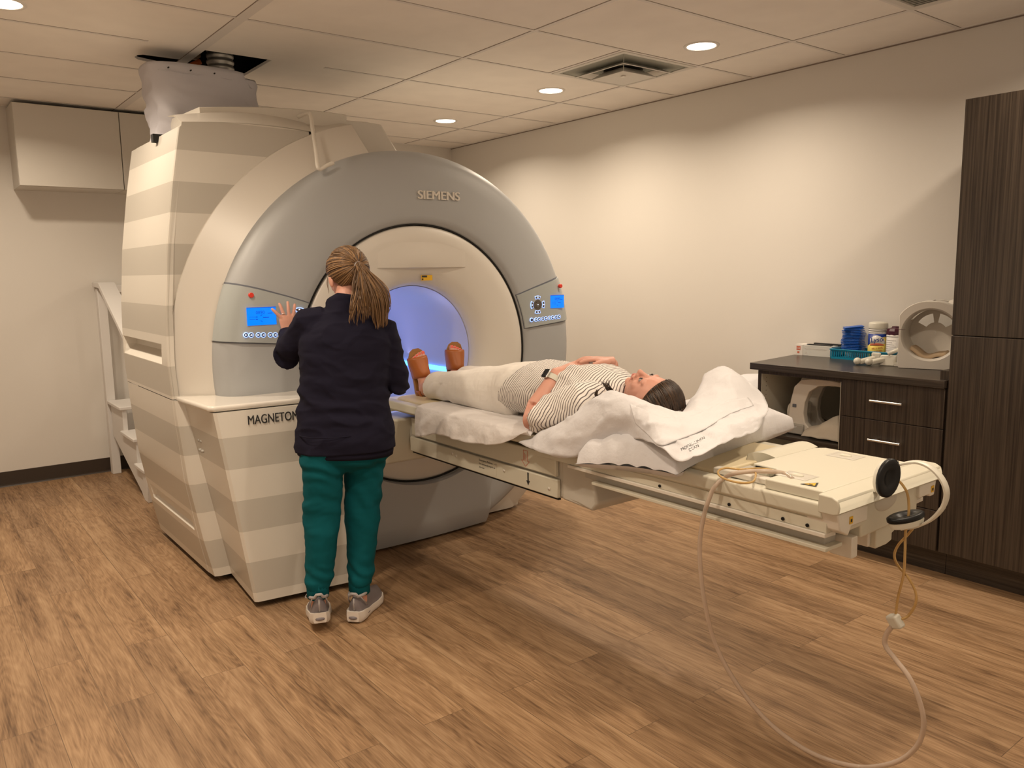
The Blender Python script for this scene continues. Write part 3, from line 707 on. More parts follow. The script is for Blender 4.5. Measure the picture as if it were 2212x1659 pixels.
def pod(side):
    s = side
    pan = (sector(158, 154.8, 172.4, 171.2) if s < 0 else sector(7.6, 8.8, 22, 25.2)).build('control_panel', 'panel', mri, smooth=True, auto=30)
    pg = [(x - .0062, r - .003) for x, r in pp]
    (sector(157.55, 154.3, 172.75, 171.6, pg) if s < 0 else sector(7.25, 8.4, 22.45, 25.7, pg)).build('panel_gap', 'slate', pan, smooth=True, auto=30)
    if s < 0: sy0, sy1, sz0, sz1 = -3.063, -2.928, 1.215, 1.296; ry, rz = -3.037, 1.351; dy, dz = -2.815, 1.235
    else: sy0, sy1, sz0, sz1 = -1.275, -1.172, 1.221, 1.296; ry, rz = -1.196, 1.348; dy, dz = -1.372, 1.245
    scr = rrect(MB(), 2.9262, sy0, sy1, sz0, sz1).build('display', 'screen', pan)
    wd = sy1 - sy0; h = sz1 - sz0; x = 2.9284
    rrect(MB(), x, sy0, sy1, sz1 - .003, sz1, .0006).build('display_edge', 'lcdink', scr)
    text('display_digits', '0890', .021, (x, sy0 + wd * .30, sz0 + h * .62), (0, 1, 0), (0, 0, 1), 'lcdink', scr, .0004, 1.0)
    mb = MB(); rrect(mb, x, sy0 + wd * .71, sy0 + wd * .87, sz0 + h * .63, sz0 + h * .67, .0005)
    for q, (a, b) in enumerate(((.46, .36), (.32, .36))):
        rrect(mb, x, sy0 + wd * .08, sy0 + wd * .36, sz0 + h * a, sz0 + h * (a + .02), .0005); rrect(mb, x, sy0 + wd * .30, sy0 + wd * .36, sz0 + h * (a - .02), sz0 + h * (a + .03), .0005)
    rrect(mb, x, sy0 + wd * .54, sy0 + wd * .75, sz0 + h * .39, sz0 + h * .44, .0005)
    for z_ in (.50, .26): mb.hexa([(x, sy0 + wd * .44, sz0 + h * z_), (x, sy0 + wd * .47, sz0 + h * z_), (x, sy0 + wd * .53, sz0 + h * (z_ + (.09 if z_ > .4 else -.09))), (x, sy0 + wd * .50, sz0 + h * (z_ + (.09 if z_ > .4 else -.09)))] + [(x + .0005, sy0 + wd * .44, sz0 + h * z_), (x + .0005, sy0 + wd * .47, sz0 + h * z_), (x + .0005, sy0 + wd * .53, sz0 + h * (z_ + (.09 if z_ > .4 else -.09))), (x + .0005, sy0 + wd * .50, sz0 + h * (z_ + (.09 if z_ > .4 else -.09)))])
    mb.build('display_symbols', 'lcdink', scr)
    MB().cyl((2.915, ry, rz), (2.931, ry, rz), .0115, 24).build('stop_button', 'red', pan, bevel=.002)
    # round button row
    n = 8
    for i in range(n):
        k = i if s < 0 else i
        y = (-3.072 if s < 0 else -1.386) + (i // 2) * (.056 if s < 0 else .051) + (i % 2) * .0235; z = 1.172 + (0 if s < 0 else -.004)
        if s < 0: z = 1.174 - i * .0016
        else: z = 1.160 + i * .0012
        b = MB().cyl((2.920, y, z), (2.9275, y, z), .0118, 20).build('key_rim', 'halo', pan)
        MB().cyl((2.9275, y, z), (2.929, y, z), .0090, 20).build('key', 'btn', b)
        MB().box((2.929, y - .0045, z - .0012), (2.9293, y + .0045, z + .0012)).box((2.929, y + (.001 if i % 2 else -.004), z - .004), (2.9293, y + (.004 if i % 2 else -.001), z + .004)).build('key_icon', 'icon', b)
    # arrow pad
    def arc(r0, r1, a0, a1, x, d=.002, n=10, ph=0):
        mb = MB(); a = [[], []]
        ro = [(dy + r * math.cos(R(t)), dz + r * math.sin(R(t))) for r, ts in ((r1, [a0 + (a1 - a0) * i / n for i in range(n + 1)]), (r0, [a1 - (a1 - a0) * i / n for i in range(n + 1)])) for t in ts]
        return mb.prism(ro, 'x', x, x + d)
    for i in range(4):
        c = 90 * i + 90
        arc(.0125, .0285, c - 42, c + 42, 2.926, .003).build('arrow_key', 'btnbrown', pan)
        a = R(c); e = (dy + .047 * math.cos(a), dz + .047 * math.sin(a))
        ri = arc(.034, .052, c - 25, c + 25, 2.9245, .003).build('arrow_rim', 'halo', pan)
        arc(.0365, .0485, c - 21, c + 21, 2.9275, .002).build('arrow_key', 'btnbrown', ri)
        MB().cyl((2.9295, dy + .0425 * math.cos(a), dz + .0425 * math.sin(a)), (2.930, dy + .0425 * math.cos(a), dz + .0425 * math.sin(a)), .0038, 10).build('key_icon', 'icon', ri)
    c_ = MB().cyl((2.9235, dy, dz), (2.9275, dy, dz), .0112, 24).build('centre_rim', 'rail', pan)
    MB().cyl((2.9275, dy, dz), (2.9295, dy, dz), .0095, 24).build('centre_key', 'btnbrown', c_)
    MB().box((2.9295, dy - .005, dz - .0012), (2.930, dy + .005, dz + .0012)).build('key_icon', 'icon', c_)
    if s > 0:
        b = MB().cyl((2.920, -1.418, 1.160), (2.9275, -1.418, 1.160), .0118, 20).build('key_rim', 'halo', pan); MB().cyl((2.9275, -1.418, 1.160), (2.929, -1.418, 1.160), .0088, 20).build('key', 'btn', b)
pod(-1); pod(1)
# light strips inside the bore
def bore_p(x, a, r=.352): return V((x, YC + r * math.cos(R(a)), ZC + r * math.sin(R(a))))
for a in (-21.5, 201.5):
    MB().grid([[bore_p(1.62 + i * .01, a - 2.2), bore_p(1.62 + i * .01, a - 1.8, .347), bore_p(1.62 + i * .01, a + 1.8, .347), bore_p(1.62 + i * .01, a + 2.2)] for i in range(111)]).build('light_strip', 'led', mri)
    sp_ = mri.children[-1]
    ld = bpy.data.lights.new('bore_light', 'AREA'); ld.shape = 'RECTANGLE'; ld.size = 1.05; ld.size_y = .03; ld.energy = 1.5; ld.color = (.66, .60, 1.0)
    lo = bpy.data.objects.new('bore_light', ld); C.objects.link(lo)
    p = bore_p(2.15, a, .335); d = (V((2.15, YC, ZC + .12)) - p).normalized()
    lo.matrix_world = Matrix.Translation(p) @ d.to_track_quat('-Z', 'X').to_matrix().to_4x4()
    lo.parent = mri; lo.matrix_parent_inverse = world_of(mri).inverted()
MB().cyl((1.552, YC, ZC), (1.548, YC, ZC), .358, 48).build('rear_panel', 'bore', mri)

# grey cloth sleeve from the ceiling hole to the scanner
t = thing('cloth_sleeve', 'grey cloth sleeve hanging from the ceiling hole down to the scanner top', 'cloth', (1.95, -2.9, 2.2))
N_ = 88; rings = []
def sq(cx_, cy_, hx, hy, k, z, e=5.0):
    a = 2 * PI * k / N_; c, s_ = math.cos(a), math.sin(a)
    return V((cx_ + hx * math.copysign(abs(c) ** (2 / e), c), cy_ + hy * math.copysign(abs(s_) ** (2 / e), s_), z))
for i in range(34):
    t_ = i / 33; z = 2.11 + t_ * .405
    fold = .5 + .5 * math.sin(t_ * PI)
    ring = []
    for k in range(N_):
        p = sq(1.93, -2.895 + .03 * (1 - t_), .15 - .03 * (1 - t_), .275 - .035 * (1 - t_) + .018 * math.sin(t_ * PI * .9), k, z)
        am = (.006 + .026 * (1 - t_) ** 1.1)
        n_ = fbm((p.x * 1.0, p.y, z * 1.3 + p.y * 1.1), 7); n2 = fbm((p.x, p.y * 1.2 + z, z), 16)
        d = V((p.x - 1.93, p.y + 2.905, 0)).normalized()
        n3 = max(0, 1 - 2.6 * abs(fbm((p.x, p.y * .8 + z * .9, z * .7), 8))) ** 2
        p += d * (n_ * am * 2.2 + n2 * am * .8 + n3 * am * .9)
        if i == 33: p.z += .012 * (math.sin(p.y * 6 + .4)) + (-.05 if p.y > -2.70 else 0) * min(1, (p.y + 2.70) / .03)
        if t_ > .94 and p.y > -2.70: p.z -= .02
        ring.append(p)
    rings.append(ring)
MB().loft(rings, cap=False).build('sleeve_cloth', 'bag', t, smooth=True, solid=.003)
for y in (-3.09, -2.98, -2.86): MB().cyl((2.074, y, 2.492), (2.092, y, 2.492), .0035, 8).build('snap', 'dark', t)
MB().tube([(1.93 + .15, y_, 2.476 + .003 * math.sin(y_ * 30)) for y_ in [-3.14 + i * .02 for i in range(22)]], .0022, 6).build('hem', 'bag', t)

# ================================================================ PATIENT TABLE
YT0, YT1, ZT = -2.440, -1.895, .825
tb = thing('patient_table', 'cream patient table sliding out of the scanner with the lying person on it', 'table', (4.2, -2.17, .5))
# fixed support box at the scanner and the cantilever beam
mb = MB(); mb.hexa([(2.945, -2.70, .508), (3.11, -2.70, .515), (3.13, -1.60, .515), (2.945, -1.62, .508), (2.945, -2.74, .738), (3.165, -2.74, .742), (3.165, -1.58, .742), (2.945, -1.58, .738)])
mb.build('support_box', 'table', tb, bevel=.012, seg=3)
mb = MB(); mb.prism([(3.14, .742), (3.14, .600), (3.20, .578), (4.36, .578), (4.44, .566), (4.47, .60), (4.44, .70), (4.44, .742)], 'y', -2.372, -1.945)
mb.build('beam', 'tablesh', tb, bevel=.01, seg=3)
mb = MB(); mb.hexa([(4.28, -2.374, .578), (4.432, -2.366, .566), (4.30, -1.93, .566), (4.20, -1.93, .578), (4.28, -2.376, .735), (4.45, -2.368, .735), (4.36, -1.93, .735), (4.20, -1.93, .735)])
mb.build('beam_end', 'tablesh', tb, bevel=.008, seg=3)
MB().box((3.20, -2.392, .664), (4.262, -2.374, .748)).build('side_panel', 'table', tb, bevel=.004)
MB().box((3.18, -2.392, .582), (4.272, -2.374, .654)).build('side_panel', 'table', tb, bevel=.004)
MB().box((3.19, -2.384, .574), (4.27, -2.372, .580)).build('drip_edge', 'blackp', tb)
for x, z in ((3.555, .632), (3.585, .627), (3.94, .628), (4.225, .612)): MB().cyl((x, -2.392, z), (x, -2.3955, z), .006, 14).build('screw_cap', 'creamw', tb, smooth=True)
# arrows and notice on the side panel
x0, zb = 4.085, .0
def poly_plate(pts, y0, y1, nm, m, par): return MB().prism(pts, 'y', y0, y1).build(nm, m, par)
ol = [(4.068, .737), (4.094, .737), (4.094, .695), (4.106, .695), (4.081, .672), (4.056, .695), (4.068, .695)]
mb = MB()
for (a, b) in zip(ol, ol[1:] + ol[:1]):
    d = (V((b[0] - a[0], 0, b[1] - a[1]))).normalized() * .0008; n_ = V((-d.z, 0, d.x))
    A, B = V((a[0], -2.3925, a[1])), V((b[0], -2.3925, b[1]))
    mb.hexa([A - n_, B - n_, B + n_, A + n_] + [q + V((0, -.0006, 0)) for q in (A - n_, B - n_, B + n_, A + n_)])
mb.box((4.076, -2.3931, .694), (4.078, -2.3925, .726)); mb.box((4.083, -2.3931, .692), (4.085, -2.3925, .722))
part(mb.build('arrow_marking', 'redink', tb), 'red outlined arrow pointing down')
poly_plate([(4.092, .650), (4.100, .650), (4.100, .617), (4.107, .617), (4.096, .598), (4.085, .617), (4.092, .617)], -2.3931, -2.3925, 'arrow_marking', 'blackt', tb)
MB().box((3.755, -2.3927, .592), (3.885, -2.3922, .651)).build('notice_label', 'table', tb); nl = tb.children[-1]
text('notice_text', 'Emergency Release  —>', .0135, (3.760, -2.3928, .638), (1, 0, 0), (0, 0, 1), 'blackt', nl, .0004, .95)
text('notice_text', 'Turn valve/manually bring in & out', .0105, (3.760, -2.3928, .623), (1, 0, 0), (0, 0, 1), 'blackt', nl, .0004, .8)
text('notice_text', 'of the bore', .0105, (3.760, -2.3928, .608), (1, 0, 0), (0, 0, 1), 'blackt', nl, .0004, .8)
# sliding table top
def ttop(x0, x1, prof, nm, m, **k):
    return MB().prism(prof, 'x', x0, x1).build(nm, m, tb, **k)
yc = -2.168; hw = .272
def sym(pr): return [(yc - y, z) for y, z in pr] + [(yc + y, z) for y, z in pr[::-1]]
ttop(2.99, 5.39, sym([(hw - .05, .765), (hw - .012, .775), (hw, .785), (hw, .818), (hw - .004, .823), (hw - .045, .823), (hw - .048, .815), (.05, .808)]), 'table_board', 'table', bevel=.003)
mb = MB(); mb.box((2.965, -2.445, .762), (3.06, -1.89, .822)); mb.build('foot_end_cap', 'creamw', tb, bevel=.012, seg=4)
# carriage rails under the board (C profile)
for s_ in (-1, 1):
    Y = lambda d: yc + s_ * d
    mb = MB()
    mb.prism([(Y(.262), .775), (Y(.262), .742), (Y(.205), .742), (Y(.205), .775)], 'x', 4.20, 5.40)
    mb.build('upper_rail', 'table', tb, bevel=.002)
    MB().prism([(Y(.268), .742), (Y(.268), .730), (Y(.215), .728), (Y(.215), .742)], 'x', 4.38, 5.40).build('rail_lip', 'creamw', tb, bevel=.002)
    MB().prism([(Y(.236), .729), (Y(.236), .700), (Y(.18), .700), (Y(.18), .729)], 'x', 4.44, 5.38).build('lower_rail', 'rail', tb, bevel=.002)
    MB().prism([(Y(.262), .701), (Y(.262), .690), (Y(.18), .690), (Y(.18), .701)], 'x', 4.50, 5.40).build('rail_lip', 'table', tb, bevel=.002)
for x in (4.82, 5.09, 5.27, 5.345): MB().cyl((x, -2.4305, .752), (x, -2.4335, .752), .005, 12).build('rail_screw', 'blackp', tb)
MB().prism(sym([(.2, .770), (.2, .705), (.1, .700)]), 'x', 4.42, 5.36).build('carriage', 'rail', tb, bevel=.004)
# pad under the pillow, coil socket cover
MB().prism(sym([(.215, .808), (.215, .826), (.19, .834)]), 'x', 3.05, 5.02).build('mattress_pad', 'pad', tb, bevel=.006, seg=3)
rows = net([[V((4.94, y, .828 + (.003 if abs(y - yc) < .2 else 0))) for y in (-2.36, -2.25, -2.1, -1.97)], [V((5.03, y, .826)) for y in (-2.385, -2.25, -2.1, -1.95)], [V((5.06, y, .812)) for y in (-2.38, -2.25, -2.1, -1.95)]], 4, 4)
# raised coil cover block with side notch
zc0, zc1 = .823, .852
blk = [(5.075, -2.300), (5.075, -1.975), (5.10, -1.945), (5.385, -1.945), (5.385, -2.425), (5.205, -2.425), (5.205, -2.365), (5.155, -2.300)]
def holed_plate(nm, poly, z0, z1, holes, m):   # plate with square sunk pockets shown as recessed frames
    return MB().prism(poly, 'z', z0, z1).build(nm, m, tb, bevel=.004, seg=3)
holed_plate('coil_cover', blk, zc0, zc1, [], 'table')
mb = MB(); rows = []
for i in range(7):
    x = 4.99 + i * .085 / 6; z = .846 + .016 * math.sin(PI * (i + 1.2) / 8)
    rows.append([V((x, -2.215 + .006 * i, .826)), V((x, -2.21 + .004 * i, z)), V((x, -1.95, z)), V((x, -1.945, .826))])
rows.insert(0, [V((v.x - .004, v.y, .826)) for v in rows[0]])
mb.grid(rows); mb.build('neck_rest', 'table', tb, smooth=True, auto=50)
# square sockets (frame + sunk floor) and plugs
for (a, b) in ((5.245, -2.330), (5.205, -2.008)):
    mb = MB(); h = .048; k = .036
    c0 = [(a - h, b - .035, zc1 + .0005), (a + h, b - .035, zc1 + .0005), (a + h, b + .035, zc1 + .0005), (a - h, b + .035, zc1 + .0005)]
    c1 = [(a - k, b - .027, zc1 + .0025), (a + k, b - .027, zc1 + .0025), (a + k, b + .027, zc1 + .0025), (a - k, b + .027, zc1 + .0025)]
    c2 = [(a - k + .002, b - .025, zc1 + .0008), (a + k - .002, b - .025, zc1 + .0008), (a + k - .002, b + .025, zc1 + .0008), (a - k + .002, b + .025, zc1 + .0008)]
    mb.add(c0 + c1 + c2, [(i, (i + 1) % 4, 4 + (i + 1) % 4, 4 + i) for i in range(4)] + [(4 + i, 4 + (i + 1) % 4, 8 + (i + 1) % 4, 8 + i) for i in range(4)] + [(8, 9, 10, 11)])
    so = mb.build('coil_socket', 'tablesh', tb)
    MB().ell((a, b, zc1 + .001), (.020, .012, .006)).build('socket_plug', 'table', so, smooth=True)
# connector beside the coil cover
MB().box((5.00, -2.395, .823), (5.205, -2.365, .842)).build('plug_housing', 'creamw', tb, bevel=.004)
MB().prism([(5.09, -2.345), (5.155, -2.345), (5.155, -2.305), (5.12, -2.30), (5.09, -2.32)], 'z', .828, .846).build('plug_housing', 'table', tb, bevel=.004)
MB().box((5.085, -2.302, .829), (5.150, -2.299, .847)).build('slot', 'dark', tb)
MB().box((5.00, -2.365, .8235), (5.085, -2.24, .826)).build('well', 'tablesh', tb)
# head end cap with its underside housings
rows = []
capp = [(5.385, .852), (5.425, .851), (5.442, .843), (5.447, .825), (5.444, .806), (5.43, .802), (5.385, .802)]
rows = [[V((x, y, z)) for x, z in capp] for y in (-2.452, -2.448, -1.892, -1.888)]
mb = MB().loft(rows); mb.build('head_end_cap', 'table', tb, bevel=.006, seg=4, smooth=True)
def xprism(poly, x0, x1, nm, m, b=.004): return MB().prism(poly, 'x', x0, x1).build(nm, m, tb, bevel=b, seg=2)
xprism([(-2.440, .803), (-2.425, .755), (-2.385, .735), (-2.370, .758), (-2.29, .758), (-2.29, .803)], 5.34, 5.436, 'corner_bracket', 'creamw')
xprism([(-1.90, .803), (-1.91, .758), (-1.935, .758), (-1.94, .765), (-2.0, .765), (-2.0, .803)], 5.34, 5.436, 'corner_bracket', 'creamw')
xprism([(-2.385, .80), (-2.385, .748), (-2.375, .740), (-2.30, .742), (-2.30, .708), (-2.10, .712), (-1.99, .722), (-1.99, .80)], 5.20, 5.425, 'end_housing', 'table', .005)
xprism([(-2.335, .715), (-2.335, .655), (-2.305, .655), (-2.305, .715)], 5.355, 5.42, 'cable_bracket', 'creamw', .003)
xprism([(-2.19, .715), (-2.19, .648), (-2.13, .648), (-2.10, .655), (-2.10, .675), (-2.085, .680), (-2.085, .715)], 5.30, 5.41, 'cable_bracket', 'table', .003)
xprism([(-2.205, .715), (-2.205, .652), (-2.19, .652), (-2.19, .715)], 5.30, 5.395, 'cable_bracket', 'creamw', .003)
# finger grip hollow on the end face
MB().ell((5.424, -2.175, .790), (.006, .062, .030), n=20).build('grip_hollow', 'tablesh', tb, smooth=True)
# warning labels
def tri(pts, nm='warning_label', m='yellow', off=(0, 0, .0008)):
    a = [V(p) for p in pts]; return MB().add(a + [p + V(off) for p in a], [(0, 1, 2), (5, 4, 3), (0, 1, 4, 3), (1, 2, 5, 4), (2, 0, 3, 5)]).build(nm, m, tb)
for (x, y) in ((5.325, -2.385), (5.345, -1.985)):
    o = tri([(x - .022, y - .02, .8528), (x + .022, y - .014, .8528), (x + .004, y + .026, .8528)], m='blackt')
    MB().add([(x - .015, y - .014, .8538), (x + .015, y - .010, .8538), (x + .003, y + .017, .8538)], [(0, 1, 2)]).build('label_face', 'yellow', o)
    MB().box((x - .004, y - .009, .8540), (x + .006, y - .003, .8543)).build('label_print', 'blackt', o)
for y, z in ((-2.375, .777), (-1.925, .780)):
    o = MB().box((5.4365, y - .008, z - .010), (5.4375, y + .008, z + .010)).build('warning_label', 'yellow', tb)
    MB().box((5.4375, y - .004, z - .005), (5.438, y + .004, z + .003)).build('label_print', 'blackt', o)

# pneumatic headset hooked over the head end
hs = thing('headset', 'cream pneumatic headset with black ear cushions hanging over the head end of the table', 'headset', (5.47, -2.2, .8))
YB = -2.21
band = [P(1893, 1062, 'y', -2.27), P(1903, 1036, 'y', -2.265), P(1935, 1008, 'y', -2.25), P(1965, 999, 'y', -2.24), P(1990, 1000, 'y', -2.23), P(2015, 1013, 'y', -2.225), P(2036, 1037, 'y', -2.22), P(2045, 1066, 'y', -2.215), P(2037, 1095, 'y', -2.21), P(2015, 1120, 'y', -2.21), P(1985, 1136, 'y', -2.21), P(1950, 1142, 'y', -2.21)]
bp = spl(band, 10); rings = []
for i, p in enumerate(bp):
    t_ = (bp[min(i + 1, len(bp) - 1)] - bp[max(i - 1, 0)]).normalized(); u = V((0, 1, 0)); u = (u - t_ * u.dot(t_)).normalized(); n_ = t_.cross(u)
    wd = .013 + .003 * math.sin(i * .0)
    if 18 < i < 34 or 80 < i < 96: wd *= 1.25
    rings.append([p + u * a * wd + n_ * b * .0035 for a, b in ((-1, -.6), (-1, .6), (-.8, 1), (.8, 1), (1, .6), (1, -.6), (.8, -1), (-.8, -1))])
MB().loft(rings).build('headband', 'whitepl', hs, smooth=True, auto=50)
def earcup(c, nrm, upv, flip):
    c, nrm, upv = V(c), V(nrm).normalized(), V(upv).normalized(); s_ = nrm.cross(upv).normalized(); upv = s_.cross(nrm)
    def ring(off, a, b, n=28): return [c + nrm * off + upv * a * math.cos(2 * PI * k / n) + s_ * b * math.sin(2 * PI * k / n) for k in range(n)]
    k_ = 1.22
    MB().loft([ring(-.012, .026 * k_, .019), ring(-.010, .037 * k_, .027), ring(.0, .040 * k_, .030), ring(.006, .040 * k_, .030)]).build('ear_shell', 'whitepl', hs, smooth=True, auto=50)
    MB().loft([ring(.006, .036 * k_, .026), ring(.009, .043 * k_, .033), ring(.018, .043 * k_, .033), ring(.022, .037 * k_, .027), ring(.020, .025, .016), ring(.014, .02, .012)]).build('ear_cushion', 'blackp', hs, smooth=True)
earcup(P(1911, 1031, 'y', -2.285), (.80, -.35, .10), (.12, .30, .95), 0)
earcup(P(1958, 1127, 'y', -2.23), (-.15, -.12, .95), (.45, .85, .16), 1)

# tubing: clear hose looping down from the table and two amber lines from the headset
tg = thing('hose_set', 'long clear hose looping from the table edge down and back up to the headset', 'hose', (5.35, -2.45, .1))
yy = lambda u: -2.46
path = [P(1712, 1035, 'z', .850), P(1690, 1022, 'z', .855), P(1640, 1018, 'z', .856), P(1590, 1022, 'z', .856), P(1565, 1032, 'y', -2.435), P(1543, 1052, 'y', -2.458), P(1530, 1082, 'y', -2.472), P(1519, 1120, 'y', -2.475), P(1512, 1170, 'y', -2.475), P(1513, 1225, 'y', -2.47), P(1522, 1300, 'y', -2.46), P(1545, 1390, 'y', -2.43), P(1590, 1475, 'y', -2.40), P(1660, 1560, 'y', -2.36), P(1750, 1625, 'y', -2.33), P(1850, 1656, 'y', -2.30),
        P(1930, 1648, 'y', -2.28), P(1978, 1615, 'y', -2.27), P(1995, 1570, 'y', -2.27), P(1988, 1520, 'y', -2.27), P(1965, 1465, 'y', -2.27), P(1935, 1425, 'y', -2.26), P(1913, 1395, 'y', -2.25), P(1914, 1372, 'y', -2.25), P(1929, 1350, 'y', -2.25)]
MB().tube(spl(path, 8), .0068, 12).build('main_hose', 'tube', tg, smooth=True)
c = P(1934, 1342, 'y', -2.25)
mb = MB(); ax = [V((.8, -.3, .35)).normalized()]; ax.append(V((.2, .9, .3)) - ax[0] * V((.2, .9, .3)).dot(ax[0])); ax[1].normalize(); ax.append(ax[0].cross(ax[1]))
mb.hexa([c + ax[0] * a * .019 + ax[1] * b * .012 + ax[2] * d * .019 for a, b, d in ((-1, -1, -1), (1, -1, -1), (1, 1, -1), (-1, 1, -1), (-1, -1, 1), (1, -1, 1), (1, 1, 1), (-1, 1, 1))])
mb.build('splitter', 'whitepl', tg, bevel=.006, seg=3)
l1 = [c + V((0, 0, .015)), P(1940, 1290, 'y', -2.25), P(1952, 1240, 'y', -2.24), P(1955, 1190, 'y', -2.24), P(1956, 1150, 'y', -2.235), P(1963, 1110, 'y', -2.24), P(1961, 1070, 'y', -2.235), P(1950, 1048, 'y', -2.235), P(1938, 1036, 'y', -2.245)]
l2 = [c + V((.015, 0, .01)), P(1962, 1330, 'y', -2.23), P(1977, 1306, 'y', -2.23), P(1978, 1280, 'y', -2.23), P(1962, 1248, 'y', -2.235), P(1940, 1222, 'y', -2.22), P(1932, 1200, 'y', -2.215), P(1940, 1178, 'y', -2.21), P(1958, 1158, 'y', -2.205), P(1972, 1142, 'y', -2.205)]
for l in (l1, l2): MB().tube(spl(l, 8), .0036, 8).build('amber_line', 'tubea', tg, smooth=True)
lp = [P(u, v, 'z', .853) for u, v in ((1705, 1030), (1680, 1018), (1640, 1012), (1600, 1014), (1570, 1011), (1553, 1016), (1553, 1026), (1570, 1036), (1600, 1043), (1625, 1041), (1632, 1030), (1630, 1018), (1610, 1014))]
MB().tube(spl(lp, 8), .0033, 8).build('amber_line', 'tubea', tg, smooth=True)

# ================================================================ DARK CABINETS
CT = .925
YF = -.605
oc = thing('open_cabinet', 'dark base cabinet with open cream shelves at the left end of the counter', 'cabinet', (4.13, -.3, 0))
MB().box((3.885, YF, .128), (3.905, -.004, .889)).box((4.372, YF, .128), (4.386, -.004, .889)).box((3.905, YF, .866), (4.372, YF + .018, .889)).build('frame', 'esp', oc)
mb = MB(); mb.box((3.9055, YF + .002, .130), (3.909, -.02, .886)); mb.box((4.368, YF + .002, .130), (4.3715, -.02, .886)); mb.box((3.905, -.022, .13), (4.372, -.008, .886)); mb.box((3.905, YF + .019, .868), (4.372, -.02, .886)); mb.box((3.905, YF, .128), (4.372, -.02, .146))
mb.build('interior', 'cab_in', oc)
MB().box((3.909, YF, .521), (4.368, -.022, .541)).build('shelf', 'esph', oc)
mb = MB()
for k in range(11):
    for y in (YF + .04, -.09): mb.box((3.909, y, .60 + k * .024), (3.9095, y + .004, .604 + k * .024))
mb.build('pin_hole', 'dark', oc)['kind'] = 'stuff'
MB().box((3.89, -.53, 0), (4.386, -.5, .128)).build('toe_kick', 'esph', oc)
dc = thing('drawer_cabinet', 'dark wood-grain base cabinet with a column of drawers and bar handles', 'cabinet', (4.63, -.3, 0))
MB().box((4.388, YF + .004, .128), (4.884, -.004, .889)).build('carcass', 'esp', dc)
for k, (a, b) in enumerate(((.703, .886), (.513, .700), (.323, .510), (.131, .320))):
    d = MB().box((4.390, YF - .018, a), (4.880, YF + .002, b)).build('drawer', 'esp', dc, bevel=.0015)
    zc = {0: .797, 1: .607}.get(k, (a + b) / 2)
    hd = MB().tube([(4.548, YF - .048, zc), (4.704, YF - .048, zc)], .0058, 14).tube([(4.572, YF - .018, zc), (4.572, YF - .048, zc)], .004, 8).tube([(4.680, YF - .018, zc), (4.680, YF - .048, zc)], .004, 8).build('bar_handle', 'silver', d, smooth=True, auto=50)
MB().box((4.388, -.53, 0), (4.888, -.5, .128)).build('toe_kick', 'esph', dc)
tag(MB().prism([(3.858, -.645), (4.884, -.645), (4.884, 0), (3.775, 0)], 'z', .889, CT).build('counter_top', 'esph', bevel=.002), 'dark wood-grain counter top across the base cabinets, crowded with coils and supplies', 'counter')
tc_ = thing('tall_cabinet', 'tall dark wood-grain cabinet filling the right edge of the picture', 'cabinet', (5.3, -.3, 0))
MB().box((4.890, YF + .004, .128), (5.88, -.004, 2.132)).build('carcass', 'esp', tc_)
MB().box((4.892, YF - .018, .131), (5.38, YF + .002, 1.126)).build('door', 'esp', tc_, bevel=.0015); MB().box((4.892, YF - .018, 1.130), (5.38, YF + .002, 2.132)).build('door', 'esp', tc_, bevel=.0015)
MB().box((5.384, YF - .018, .131), (5.878, YF + .002, 1.126)).build('door', 'esp', tc_, bevel=.0015); MB().box((5.384, YF - .018, 1.130), (5.878, YF + .002, 2.132)).build('door', 'esp', tc_, bevel=.0015)
MB().box((4.89, -.53, 0), (5.88, -.5, .128)).build('toe_kick', 'esph', tc_)
tag(MB().box((4.845, -.60, CT), (4.886, -.30, CT + .040)).build('filler_block', 'esp'), 'small dark block on the counter against the tall cabinet', 'block')

# --- things on the counter
t = thing('glove_carton', 'flat grey and white carton with a red mark at the left end of the counter', 'box', (3.92, -.09, CT))
MB().box((3.80, -.135, CT), (4.035, -.03, CT + .062)).build('carton', 'carton', t, bevel=.001)
MB().box((3.7995, -.1362, CT + .0005), (3.852, -.0295, CT + .0625)).build('white_end', 'cartonw', t)
MB().box((3.812, -.1368, CT + .030), (3.838, -.1364, CT + .053)).box((3.818, -.1368, CT + .012), (3.832, -.1364, CT + .022)).build('red_mark', 'redink', t)
text('carton_text', 'E+R', .016, (3.8135, -.1370, CT + .035), (1, 0, 0), (0, 0, 1), 'labelw', t, .0003, .9)
text('carton_text', 'Powder Free Examination Gloves', .013, (3.865, -.1355, CT + .038), (1, 0, 0), (0, 0, 1), 'cartonw', t, .0003, .8)
text('carton_text', 'XL', .014, (3.868, -.1355, CT + .012), (1, 0, 0), (0, 0, 1), 'cartonw', t, .0003, .9)
tag(MB().box((3.88, -.07, CT + .0635), (4.05, -.05, CT + .072)).build('black_rod', 'blackp', bevel=.003), 'black rod lying on top of the grey carton, farther back', 'rod')
tag(MB().box((3.87, -.125, CT + .0635), (4.02, -.095, CT + .068)).build('black_strap', 'blackp', bevel=.002), 'thin black strap lying along the front of the grey carton', 'strap')
t = thing('supply_basket', 'turquoise slotted plastic basket holding the wipes and blue stack', 'basket', (4.22, -.09, CT))
bx0, bx1, by0, by1 = 4.045, 4.40, -.165, -.02
mb = MB(); mb.box((bx0 + .006, by0 + .006, CT), (bx1 - .006, by1 - .006, CT + .004)); mb.build('base', 'turq', t)
mb = MB(); 
